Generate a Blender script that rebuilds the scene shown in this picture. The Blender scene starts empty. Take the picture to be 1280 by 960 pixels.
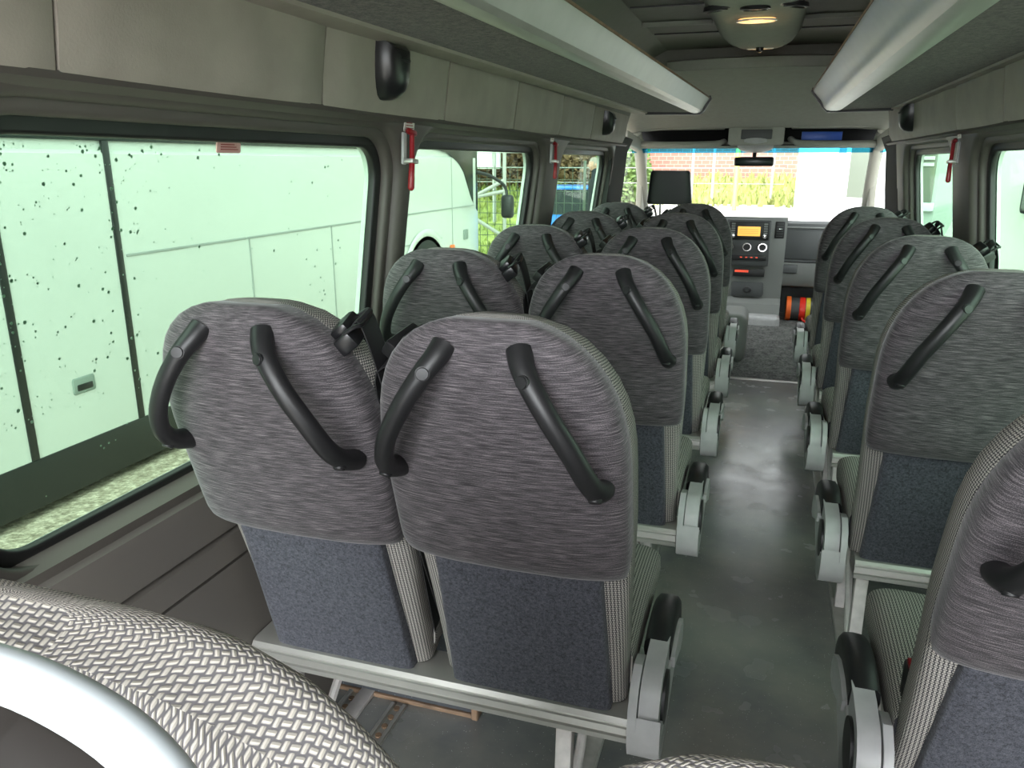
import bpy, bmesh, math, random
from mathutils import Vector, Matrix
random.seed(7)
SC = bpy.context.scene
COL = SC.collection
PI = math.pi

# ------------------------------------------------------------------ materials
def new_mat(name):
    m = bpy.data.materials.new(name); m.use_nodes = True
    nt = m.node_tree; b = nt.nodes['Principled BSDF']
    return m, nt, b
def N(nt, t, **kw):
    n = nt.nodes.new(t)
    for k, v in kw.items():
        if k in n.inputs: n.inputs[k].default_value = v
        else: setattr(n, k, v)
    return n
def L(nt, a, b): nt.links.new(a, b)
def rgba(c): return (c[0], c[1], c[2], 1)
def math_(nt, op, a, b=None):
    n = nt.nodes.new('ShaderNodeMath'); n.operation = op
    for i, v in enumerate((a, b)):
        if v is None: continue
        if isinstance(v, (int, float)): n.inputs[i].default_value = v
        else: nt.links.new(v, n.inputs[i])
    return n.outputs[0]
def ramp(nt, fac, stops):
    r = nt.nodes.new('ShaderNodeValToRGB'); nt.links.new(fac, r.inputs[0])
    e = r.color_ramp.elements
    while len(e) < len(stops): e.new(0.5)
    for k, (p, c) in enumerate(stops):
        e[k].position = p; e[k].color = rgba(c)
    return r.outputs[0]
def coords(nt, kind='Object', scale=(1, 1, 1)):
    t = nt.nodes.new('ShaderNodeTexCoord'); mp = nt.nodes.new('ShaderNodeMapping')
    nt.links.new(t.outputs[kind], mp.inputs[0]); mp.inputs['Scale'].default_value = scale
    return mp.outputs[0]
def bump(nt, b, h, strength=0.3, dist=0.002):
    n = nt.nodes.new('ShaderNodeBump'); n.inputs['Strength'].default_value = strength
    n.inputs['Distance'].default_value = dist
    nt.links.new(h, n.inputs['Height']); nt.links.new(n.outputs[0], b.inputs['Normal'])
def plain(name, c, rough=0.5, metal=0.0, var=0.0, vscale=20, bmp=0.0, bscale=300, spec=0.5, coat=0):
    m, nt, b = new_mat(name)
    b.inputs['Base Color'].default_value = rgba(c)
    b.inputs['Roughness'].default_value = rough; b.inputs['Metallic'].default_value = metal
    b.inputs['Specular IOR Level'].default_value = spec
    b.inputs['Coat Weight'].default_value = coat
    if var:
        n = N(nt, 'ShaderNodeTexNoise', Scale=vscale, Detail=4.0); L(nt, coords(nt), n.inputs[0])
        L(nt, ramp(nt, n.outputs['Fac'], [(.3, tuple(x*(1-var) for x in c)), (.7, tuple(min(1, x*(1+var)) for x in c))]), b.inputs['Base Color'])
    if bmp:
        n = N(nt, 'ShaderNodeTexNoise', Scale=bscale, Detail=2.0); L(nt, coords(nt), n.inputs[0])
        bump(nt, b, n.outputs['Fac'], bmp, .001)
    return m
def stripe_fabric():
    m, nt, b = new_mat('streaked_fabric')
    oi = nt.nodes.new('ShaderNodeObjectInfo')
    t = nt.nodes.new('ShaderNodeUVMap')
    add = nt.nodes.new('ShaderNodeVectorMath'); add.operation = 'ADD'
    L(nt, t.outputs[0], add.inputs[0]); L(nt, oi.outputs['Location'], add.inputs[1])
    def noise(sc, scale, det):
        mp = nt.nodes.new('ShaderNodeMapping'); L(nt, add.outputs[0], mp.inputs[0]); mp.inputs['Scale'].default_value = sc
        n = N(nt, 'ShaderNodeTexNoise', Scale=scale, Detail=det); L(nt, mp.outputs[0], n.inputs[0]); return n.outputs['Fac']
    a = noise((30, 720, 0), 1.0, 1.0)       # fine long threads
    c = noise((14, 330, 0), 1.0, 1.0)       # broader streaks
    d = noise((800, 800, 0), 1.0, 0.0)      # grain
    s = math_(nt, 'ADD', math_(nt, 'ADD', math_(nt, 'MULTIPLY', a, .46), math_(nt, 'MULTIPLY', c, .24)), math_(nt, 'MULTIPLY', d, .30))
    col = ramp(nt, s, [(.36, (.012, .0105, .012)), (.5, (.052, .046, .051)), (.66, (.215, .19, .20))])
    L(nt, col, b.inputs['Base Color'])
    b.inputs['Roughness'].default_value = .85; b.inputs['Sheen Weight'].default_value = .25; b.inputs['Sheen Roughness'].default_value = .4
    bump(nt, b, s, .15, .002)
    return m
def carpet(name, lo, hi, scale=420):
    m, nt, b = new_mat(name)
    n = N(nt, 'ShaderNodeTexNoise', Scale=scale, Detail=3.0, Roughness=.7); L(nt, coords(nt), n.inputs[0])
    n2 = N(nt, 'ShaderNodeTexNoise', Scale=scale*.3, Detail=2.0); L(nt, coords(nt), n2.inputs[0])
    s = math_(nt, 'ADD', math_(nt, 'MULTIPLY', n.outputs['Fac'], .65), math_(nt, 'MULTIPLY', n2.outputs['Fac'], .35))
    L(nt, ramp(nt, s, [(.38, lo), (.62, hi)]), b.inputs['Base Color'])
    b.inputs['Roughness'].default_value = .95; b.inputs['Sheen Weight'].default_value = .1
    bump(nt, b, s, .6, .003)
    return m
def weave(name, cell, lo, hi):
    """basket weave on UVs in metres: short light threads, alternately lying and standing, on a dark ground"""
    m, nt, b = new_mat(name)
    t = nt.nodes.new('ShaderNodeUVMap'); sep = nt.nodes.new('ShaderNodeSeparateXYZ'); L(nt, t.outputs[0], sep.inputs[0])
    u = math_(nt, 'DIVIDE', sep.outputs[0], cell); v = math_(nt, 'DIVIDE', sep.outputs[1], cell*.8)
    par = math_(nt, 'MODULO', math_(nt, 'ADD', math_(nt, 'FLOOR', u), math_(nt, 'FLOOR', v)), 2.0)
    par = math_(nt, 'ABSOLUTE', par)
    fu = math_(nt, 'ABSOLUTE', math_(nt, 'SUBTRACT', math_(nt, 'FRACT', u), .5))
    fv = math_(nt, 'ABSOLUTE', math_(nt, 'SUBTRACT', math_(nt, 'FRACT', v), .5))
    def mixv(a, c):
        return math_(nt, 'ADD', math_(nt, 'MULTIPLY', a, par), math_(nt, 'MULTIPLY', c, math_(nt, 'SUBTRACT', 1.0, par)))
    across = mixv(fu, fv); along = mixv(fv, fu)
    th = math_(nt, 'SUBTRACT', 1.0, math_(nt, 'MULTIPLY', across, 2.9))
    en = math_(nt, 'SUBTRACT', 1.0, math_(nt, 'POWER', math_(nt, 'MULTIPLY', along, 1.75), 4.0))
    s = math_(nt, 'MULTIPLY', math_(nt, 'MAXIMUM', th, 0.0), math_(nt, 'MAXIMUM', en, 0.0))
    n = N(nt, 'ShaderNodeTexNoise', Scale=900.0, Detail=1.0); L(nt, coords(nt), n.inputs[0])
    s2 = math_(nt, 'MULTIPLY', s, math_(nt, 'ADD', math_(nt, 'MULTIPLY', n.outputs['Fac'], .8), .6))
    L(nt, ramp(nt, s2, [(.05, lo), (.42, hi)]), b.inputs['Base Color'])
    b.inputs['Roughness'].default_value = .9
    bump(nt, b, s, .40, .002)
    return m
def glass(name, tint, gloss=.06):
    m = bpy.data.materials.new(name); m.use_nodes = True; nt = m.node_tree
    for n in list(nt.nodes): nt.nodes.remove(n)
    o = nt.nodes.new('ShaderNodeOutputMaterial'); tr = nt.nodes.new('ShaderNodeBsdfTransparent'); gl = nt.nodes.new('ShaderNodeBsdfGlossy')
    tr.inputs[0].default_value = rgba(tint); gl.inputs['Roughness'].default_value = .02
    mx = nt.nodes.new('ShaderNodeMixShader'); fr = nt.nodes.new('ShaderNodeLayerWeight'); fr.inputs[0].default_value = .5
    L(nt, math_(nt, 'ADD', math_(nt, 'MULTIPLY', math_(nt, 'POWER', fr.outputs['Facing'], 6.0), .10), .012), mx.inputs[0]); L(nt, tr.outputs[0], mx.inputs[1]); L(nt, gl.outputs[0], mx.inputs[2]); L(nt, mx.outputs[0], o.inputs[0])
    return m
def emis(name, c, s):
    m, nt, b = new_mat(name); b.inputs['Base Color'].default_value = rgba(c)
    b.inputs['Emission Color'].default_value = rgba(c); b.inputs['Emission Strength'].default_value = s
    return m
def floor_mat(name, base, dirt, chips=True, rough=.42):
    m, nt, b = new_mat(name); co = coords(nt)
    n = N(nt, 'ShaderNodeTexNoise', Scale=3.0, Detail=5.0, Roughness=.6); L(nt, co, n.inputs[0])
    c1 = ramp(nt, n.outputs['Fac'], [(.36, base), (.74, dirt)])
    vo = N(nt, 'ShaderNodeTexVoronoi', Scale=150.0); L(nt, co, vo.inputs[0])
    spk = math_(nt, 'LESS_THAN', vo.outputs['Distance'], .16)
    mx = nt.nodes.new('ShaderNodeMix'); mx.data_type = 'RGBA'
    n3 = N(nt, 'ShaderNodeTexNoise', Scale=40.0); L(nt, co, n3.inputs[0])
    L(nt, math_(nt, 'MULTIPLY', spk, math_(nt, 'GREATER_THAN', n3.outputs['Fac'], .56)), mx.inputs['Factor'])
    L(nt, c1, mx.inputs['A']); mx.inputs['B'].default_value = (.45, .46, .44, 1)
    L(nt, mx.outputs['Result'], b.inputs['Base Color'])
    n2 = N(nt, 'ShaderNodeTexNoise', Scale=7.0, Detail=3.0); L(nt, co, n2.inputs[0])
    L(nt, math_(nt, 'ADD', math_(nt, 'MULTIPLY', n2.outputs['Fac'], .3), rough-.15), b.inputs['Roughness'])
    b.inputs['IOR'].default_value = 1.62
    n4 = N(nt, 'ShaderNodeTexNoise', Scale=260.0); L(nt, co, n4.inputs[0]); bump(nt, b, n4.outputs['Fac'], .15, .001)
    return m
def ground_mat(name, stops, scale, bs=.6):
    m, nt, b = new_mat(name); co = coords(nt)
    v = N(nt, 'ShaderNodeTexVoronoi', Scale=scale); L(nt, co, v.inputs[0])
    n = N(nt, 'ShaderNodeTexNoise', Scale=scale*.5, Detail=6.0, Roughness=.75); L(nt, co, n.inputs[0])
    L(nt, ramp(nt, n.outputs['Fac'], stops), b.inputs['Base Color'])
    b.inputs['Roughness'].default_value = .8; bump(nt, b, v.outputs['Distance'], bs, .02)
    return m
def brick_mat(name, c1, c2, mortar, scale=4):
    m, nt, b = new_mat(name)
    t = N(nt, 'ShaderNodeTexBrick', Scale=scale); sp_ = nt.nodes.new('ShaderNodeSeparateXYZ'); cb_ = nt.nodes.new('ShaderNodeCombineXYZ')
    L(nt, coords(nt, 'Object'), sp_.inputs[0]); L(nt, sp_.outputs[0], cb_.inputs[0]); L(nt, sp_.outputs[2], cb_.inputs[1]); L(nt, cb_.outputs[0], t.inputs[0])
    t.inputs['Color1'].default_value = rgba(c1); t.inputs['Color2'].default_value = rgba(c2); t.inputs['Mortar'].default_value = rgba(mortar)
    L(nt, t.outputs[0], b.inputs['Base Color']); b.inputs['Roughness'].default_value = .9
    return m

M = {}
M['stripe'] = stripe_fabric()
M['panel'] = carpet('seat_back_carpet', (.014, .015, .022), (.100, .106, .130), 520)
M['weave'] = weave('basket_weave_fabric', .0062, (.030, .030, .035), (.46, .44, .40))
M['weave_big'] = weave('coarse_basket_weave_fabric', .0058, (.150, .142, .150), (.56, .525, .465))
M['black'] = plain('black_plastic', (.012, .012, .013), .44, bmp=.08, bscale=700)
M['gloss_black'] = plain('gloss_black_plastic', (.009, .009, .010), .30)
M['strap'] = plain('black_webbing', (.008, .008, .009), .7, bmp=.3, bscale=900)
M['greyp'] = plain('grey_plastic', (.41, .415, .415), .42, var=.06, vscale=30, bmp=.05)
M['greyp2'] = plain('pale_grey_plastic', (.46, .50, .52), .35)
M['alu'] = plain('brushed_aluminium', (.42, .42, .39), .36, metal=.6, var=.05, vscale=12)
M['rackalu'] = plain('satin_rack_aluminium', (.40, .40, .365), .38, metal=.35, var=.05, vscale=12)
M['legm'] = plain('pale_enamelled_steel', (.46, .44, .42), .45, var=.12, vscale=40)
M['trim'] = plain('taupe_wall_trim', (.080, .071, .062), .55, var=.04, bmp=.12, bscale=500)
M['lowtrim'] = plain('grey_lower_wall_trim', (.128, .117, .103), .5, bmp=.12, bscale=500)
M['cove'] = plain('grey_leatherette', (.310, .278, .236), .65, var=.10, vscale=9, bmp=.35, bscale=260)
M['head'] = plain('grey_headliner_fabric', (.33, .335, .295), .9, var=.04, vscale=30, bmp=.2, bscale=600)
M['ceil'] = plain('ceiling_panel_grey', (.20, .20, .175), .7, var=.04)
M['rackc'] = carpet('rack_carpet', (.013, .0110, .0095), (.108, .092, .080), 150)
M['rubber'] = plain('black_rubber', (.010, .010, .010), .45)
M['glass'] = glass('green_tinted_glass', (.615, .735, .64))
M['wglass'] = glass('windscreen_glass', (.97, .98, .97))
M['band'] = glass('blue_windscreen_band', (.22, .62, .80))
M['floor'] = floor_mat('grey_speckled_vinyl', (.150, .158, .158), (.275, .270, .235), True, .24)
M['cabfloor'] = carpet('speckled_cab_rubber', (.015, .017, .017), (.16, .165, .155), 70)
M['boxcarpet'] = floor_mat('dark_blue_speckled_vinyl', (.05, .055, .065), (.075, .08, .088))
M['pillar'] = plain('dark_pillar_trim', (.034, .035, .033), .85, spec=.2)
M['deep'] = plain('black_recess_shade', (.006, .006, .006), .9)  # near-black colour stands in for the shade inside the shelf recesses
M['dash'] = plain('dark_dash_plastic', (.055, .060, .060), .5, bmp=.15)
M['dashl'] = plain('mid_grey_dash_plastic', (.19, .20, .19), .5, bmp=.15)
M['apillar'] = plain('pale_pillar_trim', (.42, .41, .36), .6)
M['red'] = plain('red_plastic', (.24, .006, .011), .35)
M['redb'] = plain('bright_red_enamel', (.75, .03, .015), .25)
M['orange'] = plain('orange_plastic', (.80, .14, .02), .4)
M['yellow'] = plain('yellow_label', (.72, .58, .03), .5)
M['white'] = plain('white_plastic', (.72, .72, .70), .4)
M['stick'] = plain('pale_sticker', (.62, .60, .54), .6)
M['stickred'] = plain('pinkish_sticker', (.55, .33, .29), .6)
M['blue'] = plain('blue_card', (.010, .075, .42), .4)
M['chrome'] = plain('chrome', (.75, .75, .75), .12, metal=1)
M['amber'] = emis('amber_screen', (.95, .50, .10), .34)
M['lamp'] = emis('warm_lamp_glow', (1.0, .50, .16), .75)
M['led'] = emis('red_display', (.9, .10, .05), .18)
M['coach'] = plain('white_coach_paint', (.545, .565, .545), .25, var=.02, vscale=1.2)
M['coachdark'] = plain('black_coach_trim_and_shade', (.012, .014, .014), .3)
M['coachglass'] = plain('dark_coach_glass', (.012, .018, .018), .25, spec=.25)
M['seam'] = plain('panel_seam_grey', (.28, .30, .29), .6)
M['tyre'] = plain('tyre_rubber', (.012, .012, .012), .8)
M['gravel'] = ground_mat('wet_gravel', [(.3, (.16, .13, .09)), (.5, (.42, .36, .28)), (.7, (.80, .70, .58))], 38)
M['sand'] = ground_mat('pale_sandy_yard', [(.3, (.56, .53, .46)), (.7, (.74, .71, .64))], 9, .2)
M['soil'] = ground_mat('beige_soil_with_weeds', [(.3, (.20, .22, .10)), (.45, (.42, .37, .27)), (.7, (.58, .52, .42))], 3, .3)
M['cladg'] = plain('grey_green_cladding', (.27, .33, .30), .6)
M['grass'] = ground_mat('verge_grass', [(.3, (.12, .16, .045)), (.55, (.30, .33, .09)), (.75, (.50, .46, .19))], 3.5)
M['brick'] = brick_mat('red_brown_brick', (.27, .13, .095), (.23, .11, .085), (.33, .23, .19), 2.2)
M['cabin'] = plain('white_cabin_cladding', (.80, .80, .78), .6)
M['cabwin'] = plain('cabin_window_glass', (.13, .15, .12), .3, spec=.2)
M['post'] = plain('galvanised_post', (.30, .30, .28), .6)
M['ypost'] = plain('yellow_post_paint', (.75, .62, .10), .5)
M['mesh'] = plain('fence_wire_green', (.05, .07, .05), .6)
M['leaf'] = plain('autumn_leaf', (.13, .075, .035), .8, var=.35, vscale=6)
M['leafg'] = plain('green_leaf', (.10, .17, .04), .8, var=.35, vscale=6)
M['skin'] = plain('skin', (.38, .22, .16), .6)
M['jacket'] = plain('dark_navy_cloth', (.014, .017, .024), .9)
M['hair'] = plain('grey_hair', (.22, .19, .17), .8)
M['tarp'] = plain('white_tarpaulin', (.80, .81, .82), .6)
M['bluecar'] = plain('blue_car_paint', (.02, .16, .55), .2)
M['shut'] = plain('grey_louvre_shutter', (.20, .24, .22), .6)
M['drop'] = plain('water_drop', (.55, .62, .58), .05)
M['brown'] = plain('brown_edge_trim', (.20, .13, .08), .6, var=.3)
M['vanw'] = plain('white_van_paint', (.62, .66, .63), .25)

# ------------------------------------------------------------------ helpers
def link(name, me, mat, parent=None, smooth=True, angle=40):
    o = bpy.data.objects.new(name, me); COL.objects.link(o)
    if mat is not None:
        me.materials.clear()
        for k in (mat if isinstance(mat, (list, tuple)) else [mat]): me.materials.append(k)
    if smooth:
        me.shade_smooth()
        me.set_sharp_from_angle(angle=math.radians(angle))
    if parent: o.parent = parent
    return o
def from_bm(name, bm, mat, parent=None, smooth=True, angle=40):
    bmesh.ops.recalc_face_normals(bm, faces=bm.faces)
    me = bpy.data.meshes.new(name); bm.to_mesh(me); bm.free()
    return link(name, me, mat, parent, smooth, angle)
def tag(o, label=None, cat=None, group=None, kind=None):
    for k, v in (('label', label), ('category', cat), ('group', group), ('kind', kind)):
        if v: o[k] = v
    return o
def empty(name, loc=(0, 0, 0), rz=0, label=None, cat=None, group=None, kind=None):
    o = bpy.data.objects.new(name, None); COL.objects.link(o); o.location = loc; o.rotation_euler.z = rz
    o.empty_display_size = .05
    return tag(o, label, cat, group, kind)
def children(o): return [c for c in list(bpy.data.objects) if c.parent == o]
def copy_tree(o, parent=None):
    c = o.copy(); COL.objects.link(c); c.parent = parent
    for ch in children(o): copy_tree(ch, c)
    return c
def loft(rings, closed=True, caps=True, bm=None, uvscale=1.0, mi=0):
    """skin a list of rings; UVs in metres (u round the ring, v along)"""
    bm = bm or bmesh.new(); uv = bm.loops.layers.uv.verify()
    V = [[bm.verts.new(p) for p in r] for r in rings]
    n = len(rings[0]); m = n if closed else n-1
    def uring(r):
        u = [0.0]
        for i in range(n): u.append(u[-1]+(Vector(r[(i+1) % n])-Vector(r[i])).length)
        mid = u[n//4]
        return [x-mid for x in u]
    U = [uring(r) for r in rings]; vv = [0.0]
    for a, b in zip(rings, rings[1:]):
        d = max((Vector(a[i])-Vector(b[i])).length for i in range(0, n, max(1, n//8)))
        vv.append(vv[-1]+d)
    ref = U[len(U)//2]
    for j in range(len(rings)-1):
        for i in range(m):
            k = (i+1) % n
            f = bm.faces.new((V[j][i], V[j][k], V[j+1][k], V[j+1][i])); f.material_index = mi
            for lp, (a, b) in zip(f.loops, ((i, j), (i+1, j), (i+1, j+1), (i, j+1))):
                lp[uv].uv = (U[b][a]*.5+ref[a]*.5, vv[b])
    if caps:
        for r in (V[0], V[-1]):
            f = bm.faces.new(r); f.material_index = mi
            for lp in f.loops: lp[uv].uv = (lp.vert.co.x, lp.vert.co.y)
    return bm
def tube(path, r, n=12, bm=None, caps=True, flat=1.0, up=None):
    """round (or flattened) bar along a path; r may be a list"""
    P = [Vector(p) for p in path]; rings = []
    R = r if isinstance(r, (list, tuple)) else [r]*len(P)
    prev = None
    for i, p in enumerate(P):
        t = (P[min(i+1, len(P)-1)]-P[max(i-1, 0)]).normalized()
        ref = Vector(up) if up else (prev if prev else (Vector((0, 0, 1)) if abs(t.z) < .9 else Vector((1, 0, 0))))
        s = t.cross(ref).normalized(); q = s.cross(t).normalized(); prev = q
        rings.append([p+s*math.cos(2*PI*k/n)*R[i]+q*math.sin(2*PI*k/n)*R[i]*flat for k in range(n)])
    return loft(rings, True, caps, bm)
def smooth_path(pts, sub=6):
    P = [Vector(p) for p in pts]; out = []
    for i in range(len(P)-1):
        p0, p1, p2, p3 = P[max(i-1, 0)], P[i], P[i+1], P[min(i+2, len(P)-1)]
        for k in range(sub):
            t = k/sub
            out.append(.5*((2*p1)+(-p0+p2)*t+(2*p0-5*p1+4*p2-p3)*t*t+(-p0+3*p1-3*p2+p3)*t**3))
    out.append(P[-1]); return out
def box(x0, x1, y0, y1, z0, z1, bev=0.0, seg=2, bm=None, mat4=None):
    b = bmesh.new()
    vs = bmesh.ops.create_cube(b, size=1)['verts']
    for v in vs:
        v.co = Vector((x0+(v.co.x+.5)*(x1-x0), y0+(v.co.y+.5)*(y1-y0), z0+(v.co.z+.5)*(z1-z0)))
    if bev > 0: bmesh.ops.bevel(b, geom=list(b.edges), offset=bev, segments=seg, affect='EDGES', profile=.5)
    if mat4: b.transform(mat4)
    if bm is None: return b
    me = bpy.data.meshes.new('t'); b.to_mesh(me); b.free(); bm.from_mesh(me); bpy.data.meshes.remove(me); return bm
def extrude_x(profile, x0, x1, bm=None):
    """profile of (y, z) points swept along x"""
    return loft([[(x0, y, z) for y, z in profile], [(x1, y, z) for y, z in profile]], True, True, bm)
def sweep_y(profile, ys, xs=None, bm=None):
    xs = xs or [0]*len(ys)
    return loft([[(x+dx, y, z) for x, z in profile] for y, dx in zip(ys, xs)], True, True, bm)
def cyl(c, axis, r, h, n=24, bm=None, r2=None):
    a = Vector(axis).normalized(); c = Vector(c)
    return tube([c-a*h/2, c+a*h/2], [r, r2 if r2 is not None else r], n, bm)
def lathe(prof, c, axis, n=24, bm=None):
    a = Vector(axis).normalized(); c = Vector(c)
    s = a.orthogonal().normalized(); q = a.cross(s)
    return loft([[c+a*h+(s*math.cos(2*PI*k/n)+q*math.sin(2*PI*k/n))*max(r, 1e-4) for k in range(n)] for r, h in prof], True, True, bm)
def rrect(x0, x1, y0, y1, r, n=7):
    pts = []
    for cx, cy, a0 in ((x1-r, y1-r, 0), (x0+r, y1-r, 90), (x0+r, y0+r, 180), (x1-r, y0+r, 270)):
        for k in range(n+1):
            a = math.radians(a0+90*k/n); pts.append((cx+r*math.cos(a), cy+r*math.sin(a)))
    return pts
def plate(name, outer, holes, thick, fn, mat, parent=None, bev=0.0, angle=40):
    """flat plate with holes: 2D outline extruded by thick, then every vertex mapped through fn(u, v, w)"""
    cu = bpy.data.curves.new('t', 'CURVE'); cu.dimensions = '2D'; cu.fill_mode = 'BOTH'
    cu.extrude = max(thick/2-bev, 1e-5); cu.bevel_depth = bev; cu.bevel_resolution = 2; cu.offset = -bev
    for pts in [outer]+list(holes):
        sp = cu.splines.new('POLY'); sp.points.add(len(pts)-1); sp.use_cyclic_u = True
        for p, q in zip(sp.points, pts): p.co = (q[0], q[1], 0, 1)
    ob = bpy.data.objects.new('t', cu); COL.objects.link(ob)
    dg = bpy.context.evaluated_depsgraph_get(); dg.update()
    me = bpy.data.meshes.new_from_object(ob.evaluated_get(dg)); me.name = name
    bpy.data.objects.remove(ob); bpy.data.curves.remove(cu)
    for v in me.vertices: v.co = Vector(fn(*v.co))
    bm = bmesh.new(); bm.from_mesh(me); bmesh.ops.remove_doubles(bm, verts=bm.verts, dist=1e-5)
    bmesh.ops.recalc_face_normals(bm, faces=bm.faces); bm.to_mesh(me); bm.free()
    return link(name, me, mat, parent, True, angle)
def ribbon(path, widthv, thick, bm=None):
    w = Vector(widthv)/2; P = [Vector(p) for p in path]; rings = []
    for i, p in enumerate(P):
        t = (P[min(i+1, len(P)-1)]-P[max(i-1, 0)]).normalized(); nrm = t.cross(w).normalized()*thick/2
        rings.append([p-w-nrm, p+w-nrm, p+w+nrm, p-w+nrm])
    return loft(rings, True, True, bm)
def structure(o): o['kind'] = 'structure'; return o

CX = -.13                                   # the bus's own centre line
def mirror_x(x): return 2*CX-x
def glass_x(z): return -1.06+.14*(z-.8)     # left window plane (the side leans in towards the roof)

# ------------------------------------------------------------------ passenger seat
TILT = math.radians(16.6)
SU = Vector((0, -math.sin(TILT), math.cos(TILT))); SN = Vector((0, math.cos(TILT), math.sin(TILT)))
BASE = Vector((0, .006, .370))
def sp(x, t, d): return Vector((x, 0, 0))+BASE+SU*t+SN*d
def hw(t, a=.2, t0=.53, top=.824, n=2.55, low=.186):
    if t < t0:
        return a if t > .40 else low+(a-low)*max(0, (t-.05)/.35)**1.5 if t > .05 else low
    q = min(1, (t-t0)/(top-t0)); return a*max(0, 1-q**n)**(1/n)
def sring(w, d0, d1, t, n=36, e=4.0, bulge=0.0, x0=0, crest=.42):
    out = []; c = (d0+d1)/2; h = (d1-d0)/2
    for k in range(n):
        a = 2*PI*k/n; ca, sa = math.cos(a), math.sin(a)
        x = w*math.copysign(abs(ca)**(2/e), ca); d = c+h*math.copysign(abs(sa)**(2/e), sa)
        if bulge and d < c: d -= bulge*(1-(x/max(w, 1e-4))**2)
        k = min(1, max(0, (t-.45)/.35)); k = k*k*(3-2*k)
        out.append(sp(x+x0, t-max(0, d+.01)*crest*k, d))
    return out
def back_rows(t0, t1, top, n=10, m=9):
    r = [t0+(t1-t0)*k/n for k in range(n)]
    return r+[t1+(top-t1)*math.sin(PI/2*k/m) for k in range(m)]+[top-.0012]
def build_backrest(root, mat, a=.2, top=.824, t0=.53, nn=2.55, d0=.015, d1=.112, crest=.46):
    rings = []
    for t in back_rows(-.015, t0, top):
        w = hw(t, a, t0, top, nn, a-.014); k = min(1, (top-t)/.05)
        sh = .35+.65*math.sqrt(max(0, 1-(1-k)**2)); c = (d0+d1)/2; h = (d1-d0)/2*sh
        rings.append(sring(max(w, .035), c-h, c+h, t, e=5, crest=crest))
    return from_bm('backrest', loft(rings), mat, root, angle=60)
def build_cover(back):
    rows = [.345, .352, .365, .385, .41]+[.41+.02*k for k in range(1, 8)]
    rings = []; top = .816
    for t in rows+[.55+(top-.55)*math.sin(PI/2*k/11) for k in range(1, 11)]+[top-.001]:
        w = hw(t, .2015, .53, top+.004)
        q = min(1, (t-.338)/.05); q = math.sqrt(max(0, 1-(1-q)**2))
        k = min(1, (top-t)/.07); k = math.sqrt(max(0, 1-(1-k)**2))
        rings.append(sring(max(w*(.965+.035*q), .04), .006-.038*q*(.3+.7*k), .055, t, e=4.5, bulge=.012*q*k))
    return from_bm('back_cover', loft(rings), M['stripe'], back, angle=60)
def build_panel(back):
    rings = []
    for t in [-.02, -.012]+[.0+.04*k for k in range(10)]+[.385]:
        w = .150+.012*math.cos(t/.38*PI)*0+.010*(1-t/.38)
        rings.append(sring(w, -.006 if t > -.018 else .004, .05, t, e=9))
    return from_bm('back_panel', loft(rings), M['panel'], back, angle=50)
def build_handle(back, s):
    pts = [(.056, .782, -.030), (.064, .771, -.050), (.080, .752, -.070), (.108, .712, -.087), (.138, .660, -.092), (.155, .615, -.086), (.1625, .585, -.070), (.165, .566, -.050), (.165, .553, -.028)]
    P = smooth_path([sp(s*x, t, d) for x, t, d in pts], 6)
    n = len(P); R = [.0158+.0040*abs(2*i/(n-1)-1)**2.5 for i in range(n)]
    bm = tube(P, R, 16, flat=.92)
    h = from_bm('grab_handle', bm, M['black'], back, angle=50)
    caps = []
    for i in (11, n-12):
        t = (P[i+1]-P[i-1]).normalized(); a = -SN-SU*(.0 if i < 20 else .25); a = (a-t*a.dot(t)).normalized()
        cb = bmesh.new(); caps.append(cb)
        lathe([(.0005, .0020), (.0085, .0017), (.0092, .0008), (.0094, -.001), (.0104, -.0012), (.0106, -.006)], P[i]+a*R[i]*.97, a, 20, cb)
    return h, caps
def build_belt(root, back, s):
    # shoulder belt outlet at the seat's upper corner
    g = bmesh.new()
    Mx = Matrix.Translation(sp(s*.153, .735, .048)) @ Matrix.Rotation(-s*math.radians(38), 4, 'Y') @ Matrix.Rotation(TILT, 4, 'X')
    box(-.020, .030, -.045, .030, -.013, .016, .006, 2, g, Mx)
    box(-.006, .028, -.030, .028, .010, .030, .007, 2, g, Mx)
    guide = from_bm('belt_guide', g, M['gloss_black'], root, angle=40)
    lp = smooth_path([Mx @ Vector(p) for p in ((.022, -.040, .016), (.045, -.040, .014), (.052, -.030, .008), (.052, .016, .008), (.045, .026, .014), (.022, .026, .016))], 4)
    from_bm('belt_loop', tube(lp, .0035, 8), M['gloss_black'], guide)
    P = smooth_path([Mx @ Vector((.030, -.004, .012)), Mx @ Vector((.050, -.004, .010)), sp(s*.206, .69, .045), sp(s*.2105, .55, .055), sp(s*.206, .35, .060), sp(s*.196, .12, .075), sp(s*.19, .03, .085)], 5)
    from_bm('seat_belt', ribbon(P, SN*.044, .0022), M['strap'], root)
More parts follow.
